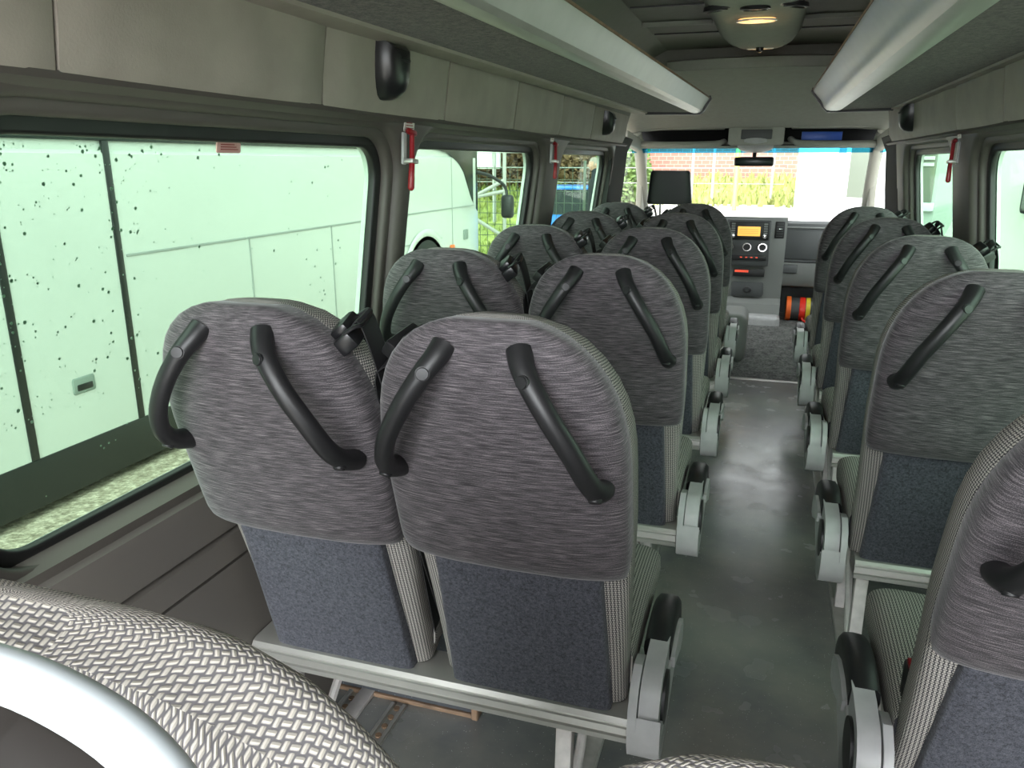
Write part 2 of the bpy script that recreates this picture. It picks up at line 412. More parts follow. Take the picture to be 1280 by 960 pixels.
def build_armrest(root, s):
    """folding armrest on the aisle side; s = +1 when the aisle is on the seat's right"""
    x0, x1 = s*.198, s*.258
    lo, hi = min(x0, x1), max(x0, x1)
    cup = [(-.048, .42), (-.052, .36), (-.046, .30), (-.030, .262), (.0, .245), (.06, .250), (.13, .285), (.19, .33), (.245, .385), (.25, .40), (.20, .405), (.12, .385), (.085, .36), (.045, .335), (.0, .335), (-.022, .36), (-.026, .42)]
    bm = bmesh.new()
    base = [(-.046, .385), (-.050, .355), (-.046, .32), (-.034, .292), (-.010, .276), (.025, .270), (.065, .278), (.10, .298), (.118, .325), (.112, .345), (.03, .318), (-.01, .328)]
    extrude_x(base, lo, hi, bm)
    flange = [(-.050, .355), (-.048, .40), (-.030, .436), (.01, .458), (.055, .450), (.09, .415), (.105, .365), (.105, .31), (.03, .29)]
    fx = (lo, lo+.016) if s > 0 else (hi-.016, hi)
    extrude_x(flange, fx[0], fx[1], bm)
    # outer side shell running forward under the pad
    shell = [(-.030, .31), (-.020, .35), (.05, .39), (.14, .412), (.25, .412), (.275, .39), (.25, .355), (.14, .31), (.06, .282), (.0, .278)]
    sx = (hi-.013, hi) if s > 0 else (lo, lo+.013)
    extrude_x(shell, sx[0], sx[1], bm)
    bmesh.ops.remove_doubles(bm, verts=bm.verts, dist=1e-6)
    bmesh.ops.bevel(bm, geom=[e for e in bm.edges if e.calc_face_angle(0) > .7], offset=.009, segments=3, affect='EDGES', clamp_overlap=True)
    arm = from_bm('armrest', bm, M['greyp'], root, angle=35)
    # pivot drum with its arm
    dr = bmesh.new(); dx0, dx1 = (lo+.018, hi-.005) if s > 0 else (lo+.005, hi-.018)
    prof = []
    for k in range(26):
        a = math.radians(150+ k*(300-0)/25*.72); prof.append((.035+.078*math.cos(a), .405+.078*math.sin(a)))
    prof = [(.032+.072*math.cos(math.radians(a)), .380+.072*math.sin(math.radians(a))) for a in range(95, 330, 12)]
    prof += [(.09, .37), (.125, .405), (.118, .458), (.07, .457)]
    extrude_x(prof, dx0, dx1, dr)
    bmesh.ops.bevel(dr, geom=[e for e in dr.edges if e.calc_face_angle(0) > .9], offset=.004, segments=2, affect='EDGES')
    from_bm('armrest_pivot', dr, M['greyp'], arm, angle=35)
    cb = cyl((dx1+.003 if s > 0 else dx0-.003, .04, .378), (1, 0, 0), .050, .006, 28)
    from_bm('pivot_recess', cb, M['black'], arm)
    # padded top
    path = smooth_path([(0, .105, .430), (0, .16, .440), (0, .235, .434), (0, .295, .412), (0, .322, .378), (0, .317, .350)], 5)
    xm = (lo+hi)/2+s*.002; pr = []
    for i, p in enumerate(path):
        t = (path[min(i+1, len(path)-1)]-path[max(i-1, 0)]).normalized(); nr = Vector((0, -t.z, t.y))
        ring = [(-.025, -.020), (-.027, .0), (-.025, .020), (-.018, .029), (0, .031), (.018, .029), (.025, .020), (.027, 0), (.025, -.020)]
        pr.append([p+Vector((xm+a, 0, 0))+nr*b for a, b in ring])
    from_bm('armrest_pad', loft(pr), M['black'], arm, angle=50)
    side = [(.11, .417), (.16, .425), (.235, .419), (.285, .398), (.304, .365), (.295, .338), (.26, .338), (.17, .372), (.12, .388)]
    for q in [arm]+children(arm):
        for v in q.data.vertices: v.co.y += .014; v.co.z += .003
    sd = extrude_x([(y+.014, z+.003) for y, z in side], (xm+.020*s) if s > 0 else xm-.034, (xm+.034) if s > 0 else xm-.020)
    bmesh.ops.bevel(sd, geom=[e for e in sd.edges if e.calc_face_angle(0) > .7], offset=.004, segments=2, affect='EDGES')
    from_bm('side_cap', sd, M['greyp'], arm, angle=35)
def build_cushion(root, s):
    rings = []
    for y, k in ((.055, .90), (.062, .97), (.09, 1), (.2, 1), (.3, 1), (.40, 1), (.44, .97), (.463, .90), (.473, .75)):
        rings.append([])
        zc = .425+.012*math.sin((y-.05)/.42*PI*.9); h = .060*k; w = .193*(.93+.07*k)
        for q in range(36):
            a = 2*PI*q/36; ca, sa = math.cos(a), math.sin(a)
            z = zc+h*math.copysign(abs(sa)**(2/4.5), sa); x = w*math.copysign(abs(ca)**(2/4.5), ca)
            if z > zc: z -= .010*max(0, 1-(x/.15)**2)
            rings[-1].append((x, y, z))
    c = from_bm('seat_cushion', loft(rings), M['weave'], root, angle=60)
    b = box(s*.166-.012, s*.166+.012, .075, .115, .44, .535, .004, 2, None, Matrix.Translation((0, 0, 0)))
    bk = from_bm('belt_buckle', b, M['black'], root)
    from_bm('release_button', box(s*.166-.009, s*.166+.009, .081, .109, .533, .541, .002), M['red'], bk)
    return c
def build_seat(belt, arm):
    """belt: side of the shoulder belt (+1 right); arm: side of the armrest or 0"""
    root = empty('passenger_seat')
    back = build_backrest(root, M['weave'])
    build_cover(back); build_panel(back)
    for s in (-1, 1):
        h, caps = build_handle(root, s)
        for cb in caps: from_bm('screw_cap', cb, M['black'], h, angle=30)
    build_belt(root, back, belt)
    build_cushion(root, -belt)
    if arm: build_armrest(root, arm)
    return root
def bevel_rail(x0, x1, legs, name='seat_rail'):
    root = empty(name)
    prof = [(y+.027, z) for y, z in [(-.030, .304), (-.036, .308), (-.037, .319), (-.032, .321), (-.032, .327), (-.038, .329), (-.038, .341), (-.034, .343), (-.034, .346), (-.036, .348), (-.030, .357), (-.018, .361), (.055, .361), (.060, .355), (.060, .304)]]
    from_bm('rail_beam', extrude_x(prof, x0, x1), M['alu'], root, angle=30)
    prof2 = [(.33, .30), (.33, .34), (.37, .34), (.37, .30)]
    from_bm('front_beam', extrude_x(prof2, x0+.02, x1-.02), M['legm'], root, angle=30)
    for x in legs:
        b = box(x-.016, x+.016, .0, .03, .0, .304, .003)
        bmesh.ops.transform(b, matrix=Matrix.Identity(4), verts=b.verts)
        for v in b.verts: v.co.y += (.304-v.co.z)*-.05
        box(x-.014, x+.014, .345, .368, .0, .30, .003, 2, b)
        box(x-.02, x+.02, -.04, .40, .0, .014, .003, 2, b)
        tube([(x, .34, .29), (x, .06, .03)], .011, 8, b)
        from_bm('leg', b, M['legm'], root, angle=30)
    return root

win_proto = build_seat(+1, 0)      # window seat of a pair: belt at its right shoulder
ais_proto = build_seat(-1, +1)     # aisle seat of a pair: belt at its left shoulder
sgl_proto = build_seat(+1, -1)     # single seat on the right: aisle on its left
rail_l = bevel_rail(-.987, -.168, (-.90, -.29))
rail_r = bevel_rail(.298, .72, (.322, .66))
YL = [1.235, 2.052, 2.866, 3.685, 4.50]
YR = [1.200, 2.022, 2.838, 3.658, 4.475]
ordl = ['in the row nearest the camera', 'in the second row from the camera', 'in the third row from the camera', 'in the fourth row from the camera', 'in the row right behind the driver']
for i, y in enumerate(YL):
    w = win_proto if i == 0 else copy_tree(win_proto); w.location = (-.771, y, 0)
    tag(w, 'grey window seat by the left wall, %s' % ordl[i], 'seat', 'window seats of the left-hand pairs')
    a = ais_proto if i == 0 else copy_tree(ais_proto); a.location = (-.362, y, 0)
    tag(a, 'grey aisle seat left of the aisle, %s' % ordl[i], 'seat', 'aisle seats of the left-hand pairs')
    r = rail_l if i == 0 else copy_tree(rail_l); r.location = (0, y, 0)
    tag(r, 'silver seat rail under the left pair %s' % ordl[i], 'seat frame', 'rails under the left-hand pairs')
ordr = ['nearest the camera, bottom right', 'second from the camera', 'third from the camera', 'fourth from the camera', 'farthest from the camera']
for i, y in enumerate(YR):
    w = sgl_proto if i == 0 else copy_tree(sgl_proto); w.location = (.470, y, 0)
    tag(w, 'grey single seat right of the aisle, %s' % ordr[i], 'seat', 'single seats along the right wall')
    if i == 0: nearest_single = w
    r = rail_r if i == 0 else copy_tree(rail_r); r.location = (0, y, 0)
    tag(r, 'silver seat rail under the right single seat %s' % ordr[i], 'seat frame', 'rails under the right-hand single seats')
# the nearest single seat is set to lean back further than the others
pv = Matrix.Translation(BASE); rec = pv @ Matrix.Rotation(math.radians(3.6), 4, 'X') @ pv.inverted()
for p in children(nearest_single):
    if p.name.split('.')[0] in ('backrest', 'grab_handle', 'belt_guide', 'seat_belt'): p.matrix_basis = rec @ p.matrix_basis

# rear bench places right in front of the camera
def rear_seat(xc, yc, hoop, label, a=.225, top=.772):
    root = empty('bench_seat', (xc, yc, 0)); tag(root, label, 'seat', 'rear bench seats with coarse light weave')
    back = build_backrest(root, M['weave_big'], a=a, top=top, t0=.55, nn=2.6, d0=.02, d1=.135, crest=0)
    rings = []
    for t in [.0, .02]+[.06*k for k in range(1, 10)]+[.57+.207*math.sin(PI/2*k/8) for k in range(1, 9)]:
        k = max(0, (t-.57)/.2115); w = (a-.018)*(max(0, 1-k**2.6))**(1/2.6)
        rings.append(sring(max(w, .03), -.006, .052, t, e=8, crest=0))
    from_bm('back_panel', loft(rings), M['brownpanel'], back)
    ed = [sp(x_*(a-.018), t, -.002) for x_, t in [(-1, .05), (-1, .55)]]
    ed += [sp(-(a-.018)*(max(0, 1-(k/8)**2.6))**(1/2.6), .57+.209*k/8, -.002+.030*(k/8)**3) for k in range(0, 9)]
    ed += [sp((a-.018)*(max(0, 1-(k/8)**2.6))**(1/2.6), .57+.209*k/8, -.002+.030*(k/8)**3) for k in range(7, -1, -1)]
    ed += [sp((a-.018), t, -.002) for t in (.55, .05)]
    from_bm('shell_edge', tube(ed, .009, 10), M['greyp'], back)
    if hoop:
        pts = [(-.19, .40, -.02), (-.192, .60, -.03), (-.182, .735, .0), (-.15, .797, .035), (-.09, .807, .045), (.0, .809, .047), (.10, .807, .045), (.165, .787, .030), (.195, .725, .0), (.203, .60, -.03), (.20, .40, -.02)]
        from_bm('grab_hoop', tube(smooth_path([sp(*p) for p in pts], 8), .0112, 16), M['greyp2'], back)
    rr = []
    pv = Matrix.Translation(BASE); back.matrix_basis = pv @ Matrix.Rotation(math.radians(1.95), 4, 'X') @ pv.inverted()
    cshape = build_cushion(root, 1)
    cshape.data.materials[0] = M['weave']
    return root
M['brownpanel'] = plain('brown_grey_shell', (.022, .019, .017), .45)
rear_seat(-.365, .41, True, 'coarse light-weave seat with pale grab hoop in the bottom left corner')
rear_seat(.085, .41, False, 'coarse light-weave seat top peeping up at the bottom edge beside the aisle', .185, .757)
bench_rail = bevel_rail(-.60, .25, (-.5, .15)); bench_rail.location = (0, .41, 0)
tag(bench_rail, 'seat rail under the rear bench in the bottom left corner', 'seat frame')

# ------------------------------------------------------------------ floor
def slab(name, x0, x1, y0, y1, z0, z1, mat, bev=0):
    return from_bm(name, box(x0, x1, y0, y1, z0, z1, bev), mat)
structure(slab('floor', -1.06, .84, -.6, 5.10, -.08, 0, M['floor']))
structure(from_bm('floor_cab', extrude_x([(5.115, -.004), (6.36, .113), (7.05, .113), (7.05, -.12), (5.115, -.12)], -1.0, .78), M['cabfloor'], None, True, 20))
structure(slab('trim_1', -.30, .42, 5.085, 5.125, -.002, .006, M['alu'], .002))
bx = structure(from_bm('trim_2', box(-.99, -.60, 1.56, 2.02, 0, .11, .006), M['boxcarpet']))
tr = bmesh.new(); box(-.985, -.598, 1.551, 1.561, .0, .012, .002, 1, tr); box(-.604, -.586, 1.545, 1.58, .0, .085, .003, 1, tr)
from_bm('edge_strip', tr, M['brown'], bx)
for xx, lab in ((-.93, 'slotted metal floor track near the left wall'), (-.80, 'short slotted floor track left of centre, under the nearest pair'), (-.29, 'slotted metal floor track under the aisle seats of the left pairs'), (.322, 'slotted metal floor track along the right edge of the aisle'), (.66, 'slotted metal floor track by the right wall')):
    y1 = 5.0 if xx != -.80 else 1.54
    root = empty('floor_track', (xx, 0, 0)); tag(root, lab, 'floor track', 'metal tracks in the floor')
    b = bmesh.new(); box(-.022, -.010, .2, y1, 0, .010, .002, 1, b); box(.010, .022, .2, y1, 0, .010, .002, 1, b); box(-.01, .01, .2, y1, 0, .002, 0, 1, b)
    from_bm('track_rail', b, M['alu'], root)
    b = bmesh.new()
    k = .3
    while k < min(y1, 2.4):
        cyl((0, k, .004), (0, 0, 1), .008, .005, 10, b); k += .034
    from_bm('track_slots', b, M['brown'], root)

# ------------------------------------------------------------------ side walls
WL = [(.735, 1.863), (2.05, 3.275), (3.645, 4.80)]
WR = [(1.20, 3.09), (3.50, 4.57)]
ZW = (.783, 1.394)
WIN_N = 0
def wall(side, wins):
    left = side == 'left'
    def fn(off):
        def f(u, v, w):
            x = glass_x(v)+off+w
            return (x if left else mirror_x(x), u, v)
        return f
    holes_in = [rrect(a-.055, b+.055, ZW[0]-.045, ZW[1]+.045, .13, 8) for a, b in wins]
    o = plate('wall_'+side, [(-.6, .74), (4.88, .74), (4.88, 1.485), (-.6, 1.485)], holes_in, .07, fn(.033), M['trim'], None, .022)
    structure(o)
    # outer skin of the body
    holes_out = [rrect(a-.012, b+.012, ZW[0]-.012, ZW[1]+.012, .10, 8) for a, b in wins]
    sk = plate('body_skin', [(-.6, -.3), (5.28, -.3), (5.28, 1.6), (-.6, 1.6)], holes_out, .012, fn(-.012), M['vanw'], o)
    # raised reveals round each opening
    for (a, b) in wins:
        global WIN_N
        WIN_N += 1
        w = plate('window_%d' % WIN_N, rrect(a-.02, b+.02, ZW[0]-.02, ZW[1]+.02, .10, 8), [], .006, fn(0), M['glass'])
        structure(w)
        plate('window_gasket', rrect(a-.06, b+.06, ZW[0]-.05, ZW[1]+.05, .135, 8), [rrect(a, b, ZW[0], ZW[1], .085, 8)], .022, fn(.010), M['rubber'], w, .006)
        plate('inner_frame', rrect(a-.075, b+.075, ZW[0]-.065, ZW[1]+.065, .15, 8), [rrect(a-.028, b+.028, ZW[0]-.024, ZW[1]+.024, .11, 8)], .03, fn(.028), M['trim'], w, .010)
    return o
WLO = wall('left', WL); WRO = wall('right', WR)
# lower wall with its step and grooves
for side in ('left', 'right'):
    s = (lambda x: x) if side == 'left' else mirror_x
    prof = [(-.99, -.02), (-.99, .560), (-1.002, .562), (-1.002, .567), (-.986, .570), (-.986, .625), (-1.002, .628), (-1.002, .634), (-.990, .638), (-.990, .70), (-.987, .72), (-.988, .738), (-1.04, .765), (-1.05, .775), (-1.05, -.02)]
    o = from_bm('trim_%d' % (3 if side == 'left' else 4), sweep_y([(s(x), z) for x, z in prof], [-.6, 5.28]), M['lowtrim'], None, True, 25)
    structure(o)
# padded panels between window heads and racks
pid = 5
for side, name in (('left', 'left'), ('right', 'right')):
    s = (lambda x: x) if side == 'left' else mirror_x
    seams = [-.45, .20, .85, 1.50, 2.155, 2.80, 3.45, 4.10, 5.10] if side == 'left' else [-.6, .1, .75, 1.40, 2.05, 2.70, 3.33, 5.10]
    for a, b in zip(seams, seams[1:]):
        bm = bmesh.new(); uv = bm.loops.layers.uv.verify()
        nx, nz = 14, 6; grid = []
        for i in range(nx+1):
            u = i/nx; row = []
            for j in range(nz+1):
                v = j/nz
                y = a+.003+(b-a-.006)*u; z = 1.470+.160*v
                edge = min(u, 1-u)*(b-a); eb = min(1, edge/.02); e2 = min(1, v/.12)
                puff = .010*math.sqrt(max(0, 1-(1-eb)**2))*math.sqrt(max(0, 1-(1-e2)**2))
                wr = .0035*math.sin(9*u+3*a)*math.sin(PI*v)*math.sin(21*u+a)
                x = -.893+.022*v+puff+wr
                row.append(bm.verts.new((s(x), y, z-.004*(1-v)*math.sin(PI*u))))
            grid.append(row)
        for i in range(nx):
            for j in range(nz): bm.faces.new((grid[i][j], grid[i+1][j], grid[i+1][j+1], grid[i][j+1]))
        r = bmesh.ops.extrude_face_region(bm, geom=bm.faces[:])
        for v in r['geom']:
            if isinstance(v, bmesh.types.BMVert): v.co.x += -.03 if side == 'left' else .03
        structure(from_bm('trim_%d' % pid, bm, M['cove'], None, True, 50)); pid += 1
    # head trim under the panels
    hp = [(-.955, 1.44), (-.905, 1.450), (-.888, 1.462), (-.893, 1.474), (-.93, 1.478)]
    structure(from_bm('trim_%d' % pid, sweep_y([(s(x), z) for x, z in hp], [-.6, 5.2]), M['trim'], None, True, 50)); pid += 1
    # backing behind the panels, up to the roof
    bp = [(-.97, 1.44), (-.90, 1.60), (-.86, 1.75), (-.76, 1.92), (-.60, 2.0), (-.60, 2.03), (-.80, 1.96), (-.92, 1.78), (-1.0, 1.44)]
    structure(from_bm('wall_%s_upper' % side, sweep_y([(s(x), z) for x, z in bp], [-.6, 5.25]), M['ceil'], None, True, 60))

# ------------------------------------------------------------------ ceiling, racks
structure(slab('ceiling', -.80, .58, -.6, 4.95, 1.985, 2.03, M['ceil']))
for k, y in enumerate((1.0, 2.3, 3.55, 4.3)):
    structure(slab('trim_%d' % pid, -.62, .40, y, y+.012, 1.979, 1.987, M['rubber'])); pid += 1
def rack(side, label):
    s = (lambda x: x) if side == 'left' else (lambda x: -.22-x)
    root = empty('luggage_rack', (s(-.60), .0, 1.60)); tag(root, label, 'luggage rack', 'overhead luggage racks')
    off = Vector(root.location)
    ys = [-.5, 4.62]
    taper = (lambda y: (y-1.3)*.036) if side == 'left' else (lambda y: (y-1.5)*-.007)
    def sw(prof, y=ys):
        bm = loft([[Vector((s(x)+taper(yy), yy, z))-off for x, z in prof] for yy in y]); return bm
    from_bm('carpet_panel', sw([(-.815, 1.628), (-.565, 1.622), (-.555, 1.626), (-.555, 1.640), (-.82, 1.645)]), M['rackc'], root, True, 30)
    from_bm('wall_strip', sw([(-.872, 1.618), (-.806, 1.620), (-.804, 1.630), (-.812, 1.636), (-.872, 1.640)]), M['cove'], root, True, 30)
    if side == 'left':
        ar = [(-.562, 1.620), (-.548, 1.6165), (-.532, 1.6165), (-.518, 1.620), (-.506, 1.630), (-.499, 1.645), (-.489, 1.663), (-.474, 1.688), (-.470, 1.696), (-.475, 1.699), (-.50, 1.675), (-.555, 1.636)]
        tp_ = (-.471, 1.697); cap = [(-.815, 1.614), (-.545, 1.610), (-.510, 1.611), (-.490, 1.635), (-.460, 1.69), (-.465, 1.708), (-.50, 1.70), (-.56, 1.66), (-.83, 1.65)]
    else:
        ar = [(-.562, 1.620), (-.545, 1.6165), (-.515, 1.6165), (-.497, 1.621), (-.482, 1.634), (-.474, 1.650), (-.462, 1.672), (-.425, 1.712), (-.419, 1.724), (-.424, 1.728), (-.47, 1.69), (-.555, 1.636)]
        tp_ = (-.420, 1.724); cap = [(-.815, 1.614), (-.545, 1.610), (-.500, 1.610), (-.470, 1.640), (-.410, 1.718), (-.415, 1.735), (-.48, 1.72), (-.56, 1.65), (-.83, 1.65)]
    from_bm('front_rail', sw(ar), M['rackalu'], root, True, 25)
    from_bm('edge_bead', sw([(tp_[0]-.004, tp_[1]-.003), (tp_[0]+.003, tp_[1]-.003), (tp_[0]+.003, tp_[1]+.004), (tp_[0]-.004, tp_[1]+.004)]), M['brown'], root, True, 25)
    from_bm('end_cap', sw(cap, [4.62, 4.645]), M['rubber'], root, True, 25)
    return root
rack('left', 'grey carpeted luggage rack with aluminium front edge above the left windows')
rack('right', 'grey carpeted luggage rack with aluminium front edge above the right windows')

# roof console with air outlets and reading lights
con = empty('roof_console', (-.095, 0, 1.99)); tag(con, 'silver-grey ceiling console with round air outlets and a lit amber lamp', 'roof console')
def cring(y, w, zb, wt):
    z0 = .0
    pts = [(-wt, z0), (-wt*.99, z0-.03)]
    for k in range(0, 11):
        a = PI*k/10; pts.append((-w*math.copysign(abs(math.cos(a))**.42, math.cos(a)), -.035-(1.99-zb-.035)*abs(math.sin(a))**.42))
    pts += [(wt*.99, z0-.03), (wt, z0)]
    return [(x, y, z) for x, z in pts]
cr = [cring(.6, .20, 1.868, .21), cring(1.8, .19, 1.865, .20), cring(2.9, .182, 1.860, .195), cring(3.1, .180, 1.860, .192), cring(3.2, .178, 1.865, .19), cring(3.75, .172, 1.866, .182), cring(4.0, .150, 1.868, .16), cring(4.15, .118, 1.874, .13), cring(4.22, .095, 1.888, .11), cring(4.25, .08, 1.95, .10)]
from_bm('console_shell', loft(cr), M['head'], con, True, 50)
for x in (-.122, 0, .122):
    b = bmesh.new(); yy = 2.98; zz = -.130+(.004 if x else -.001)
    lathe([(.047, .010), (.051, -.004), (.040, -.008), (.036, .004), (.030, .020)], (x, yy, zz), (x*1.2, -.10, 1), 26, b)
    v = from_bm('air_outlet', b, M['black'], con)
    b = bmesh.new(); box(x-.032, x+.032, yy-.0012, yy+.0012, zz-.006, zz+.006, 0, 1, b)
    from_bm('outlet_vane', b, M['gloss_black'], v)
for y, z, w, d, tl in ((3.25, -.126, .066, .045, .03), (4.12, -.113, .055, .040, .10)):
    l = from_bm('reading_lamp', lathe([(.001, -.5), (.6, -.42), (.9, -.2), (1, 0), (1, 1)], (0, 0, 0), (0, 0, 1), 28), M['lamp'], con)
    l.scale = (w, d, .014); l.location = (0, y, z); l.rotation_euler.x = tl
    f = from_bm('lamp_bezel', lathe([(1.12, 0), (1.12, -.35), (1.0, -.45), (.98, 0)], (0, 0, 0), (0, 0, 1), 28), M['white'], con)
    f.scale = (w, d, .014); f.location = (0, y, z-.001); f.rotation_euler.x = tl
for x in (-.105, .105):
    sl = from_bm('lamp_slot', box(-.036, .036, -.014, .014, -.006, .006, .004), M['black'], con)
    sl.location = (x*1.15, 3.90, -.100); sl.rotation_euler = (.05, (.5 if x < 0 else -.5), (-.5 if x < 0 else .5))
from_bm('switch', lathe([(.018, .01), (.016, -.014), (.006, -.020)], (0, 4.06, -.122), (0, 0, 1), 14), M['black'], con)
# loose cable clips on the ceiling each side of the console
for x in (-.47, .24):
    cl = from_bm('ceiling_hatch_edge', box(x-.16, x+.16, 3.95, 3.965, 1.965, 1.985, .003), M['head'])
    tag(cl, 'thin ceiling panel lip %s the roof console' % ('left of' if x < 0 else 'right of'), 'panel lip')

# ------------------------------------------------------------------ cab roof lining
def grid_surface(name, fn, nu, nv, mat, thick, parent=None, angle=60):
    bm = bmesh.new(); G = [[bm.verts.new(fn(i/nu, j/nv)) for j in range(nv+1)] for i in range(nu+1)]
    for i in range(nu):
        for j in range(nv): bm.faces.new((G[i][j], G[i+1][j], G[i+1][j+1], G[i][j+1]))
    r = bmesh.ops.extrude_face_region(bm, geom=bm.faces[:])
    for v in r['geom']:
        if isinstance(v, bmesh.types.BMVert): v.co += Vector(thick)
    return from_bm(name, bm, mat, parent, True, angle)
def head_fn(u, v):
    x = -1.0+1.78*u; q = abs(x-CX)/.89
    y = 4.80+.10*q*q+v*1.08
    z0 = 1.862-.02*q**2; z1 = 1.585-.03*q**4
    s = v*v*(3-2*v)*.35+v*.65
    return (x, y, z0+(z1-z0)*s - .22*q**8*(1-v)*1.0)
hl = structure(grid_surface('ceiling_cab', head_fn, 24, 14, M['head'], (0, .02, .03)))
lipf = lambda u, v: (-.62+1.02*u, 4.74+.11*((u-.5)*2)**2-.05*v*0+.0, 1.858+.052*v+.0*((u-.5)*2)**2)
structure(grid_surface('trim_%d' % pid, lipf, 16, 2, M['head'], (0, .07, .012))); pid += 1
structure(from_bm('trim_%d' % pid, box(-1.0, .76, 4.93, 5.02, 1.87, 2.03, .005), M['ceil'])); pid += 1  # unseen bulkhead, added to close the light leak behind the lip
structure(from_bm('trim_%d' % pid, box(-1.0, .76, 5.0, 6.4, 1.93, 1.96, .005), M['ceil'])); pid += 1  # unseen roof plate, added to keep light from leaking past the lining
# front shelf under the lining: two dark recesses, lips, centre console
sh = empty('overhead_shelf', (CX, 5.95, 1.47)); tag(sh, 'grey overhead shelf with two dark recesses above the windscreen', 'shelf')
def rel(b, o): b.transform(Matrix.Translation(-Vector(o))); return b
so = (CX, 5.95, 1.47)
b = bmesh.new(); box(-.98, .76, 6.27, 6.30, 1.46, 1.62, .0, 1, b); box(-.98, .76, 5.96, 6.28, 1.470, 1.478, .0, 1, b); box(-.98, .76, 6.03, 6.28, 1.60, 1.61, .0, 1, b)
from_bm('recess', rel(b, so), M['deep'], sh)
for xa, xb in ((-.955, -.335), (.115, .735)):
    xm = (xa+xb)/2
    from_bm('shelf_lip', rel(tube(smooth_path([(xa, 6.04, 1.515), (xa+.06, 5.95, 1.487), (xm, 5.90, 1.479), (xb-.06, 5.93, 1.484), (xb, 6.04, 1.50)], 6), .022, 12, flat=.9), so), M['head'], sh)
    from_bm('shelf_hood', rel(box(xa, xb, 5.86, 6.04, 1.580, 1.605, .008), so), M['head'], sh)
b = bmesh.new(); box(-.30, .07, 5.86, 6.06, 1.470, 1.60, .02, 2, b); from_bm('centre_console', rel(b, so), M['head'], sh)
from_bm('display_slot', rel(box(-.215, -.01, 5.852, 5.872, 1.510, 1.575, .006), so), M['dash'], sh)
from_bm('map_lamp', rel(lathe([(.001, -.02), (.08, -.018), (.12, -.008), (.125, .01)], (-.115, 5.95, 1.468), (0, .35, 1), 24), so), M['greyp'], sh)
from_bm('side_bracket', rel(box(-.99, -.93, 5.9, 6.05, 1.47, 1.56, .015), so), M['apillar'], sh)
from_bm('side_bracket', rel(box(.71, .77, 5.9, 6.05, 1.47, 1.56, .015), so), M['apillar'], sh)
card = from_bm('blue_folder', box(.185, .445, 5.97, 6.00, 1.503, 1.560, .002), M['blue']); tag(card, 'blue folder lying in the right-hand recess above the windscreen', 'folder')
# mirror
mr = empty('rear_view_mirror', (-.118, 6.02, 1.36)); tag(mr, 'small dark rear-view mirror hanging at the top of the windscreen', 'mirror')
from_bm('mirror_housing', box(-.135, .135, -.018, .02, -.030, .034, .015, 3), M['black'], mr)
from_bm('mirror_glass', box(-.122, .122, -.0205, -.017, -.022, .026, .003), M['coachglass'], mr)
from_bm('mirror_stem', tube([(0, .01, .02), (0, .05, .10)], .014, 10), M['black'], mr)

# ------------------------------------------------------------------ cab sides, windscreen
for side in ('left', 'right'):
    s = (lambda x: x) if side == 'left' else mirror_x
    # B pillar
    P = [(-.985, .0), (-.985, .80), (-.935, 1.20), (-.915, 1.42), (-.88, 1.50), (-.93, 1.52), (-1.03, 1.2), (-1.06, .8), (-1.06, 0)]
    structure(from_bm('trim_%d' % pid, sweep_y([(s(x), z) for x, z in P], [4.84, 5.36]), M['pillar'], None, True, 30)); pid += 1
    # cab door: lower panel, window frame
    def fnd(off):
        def f(u, v, w):
            x = glass_x(v)+off+w+.02; return (s(x), u, v)
        return f
    d = plate('door_%d' % (1 if side == 'left' else 2), [(5.36, -.05), (6.85, -.05), (6.85, .92), (6.30, 1.50), (5.36, 1.56)], [[(5.44, .86), (6.70, .86), (6.60, .96), (6.20, 1.42), (5.44, 1.47)]], .05, fnd(.0), M['apillar'], None, .012)
    structure(d)
    plate('door_glass', [(5.42, .84), (6.72, .84), (6.62, .97), (6.21, 1.44), (5.42, 1.49)], [], .005, fnd(-.005), M['wglass'], d)
    # A pillar
    A = tube(smooth_path([(s(-.955), 5.92, 1.56), (s(-.945), 6.05, 1.45), (s(-.975), 6.5, 1.16), (s(-1.02), 6.95, .90)], 5), .042, 12, flat=.8)
    structure(from_bm('trim_%d' % pid, A, M['apillar'])); pid += 1
def ws_fn(y0=0, y1=1, dx=0):
    def f(u, v):
        v = y0+(y1-y0)*v
        w = .86+.06*v; x = CX+(2*u-1)*w; q = (2*u-1)
        return (x, 6.06+.98*v-.10*q*q*(1)-0+dx, 1.475-.62*v)
    return f
wsn = structure(grid_surface('window_%d' % (WIN_N+1), ws_fn(), 20, 8, M['wglass'], (0, .006, .004)))
structure(grid_surface('window_%d' % (WIN_N+2), ws_fn(0, .085, -.012), 20, 3, M['band'], (0, .003, .002)))
structure(from_bm('trim_%d' % pid, tube(smooth_path([ws_fn()(u/10, 0) for u in range(11)], 3), .022, 8), M['head'])); pid += 1

# ------------------------------------------------------------------ dashboard
da = empty('dashboard', (-.1, 6.6, .5)); tag(da, 'grey dashboard with centre stack, radio and glovebox beneath the windscreen', 'dashboard')
do = (-.1, 6.6, .5)
def P_(name, bm, mat, parent=da, **k): return from_bm(name, rel(bm, do), mat, parent, **k)
prof = [(6.62, .915), (6.58, .895), (6.57, .86), (6.575, .60), (6.62, .575), (6.68, .42), (6.80, .36), (7.02, .36), (7.05, .84), (6.85, .895)]
P_('dash_body', extrude_x(prof, -.98, .76), M['dash'])
P_('upper_shelf_lip', box(.06, .755, 6.555, 6.60, .862, .872, .003), M['dashl'])
P_('glovebox_lid', box(.075, .74, 6.560, 6.60, .620, .850, .012), M['dash'])
P_('lower_tray', extrude_x([(6.585, .59), (6.60, .46), (6.64, .40), (6.72, .38), (6.72, .59)], .03, .76), M['dashl'])
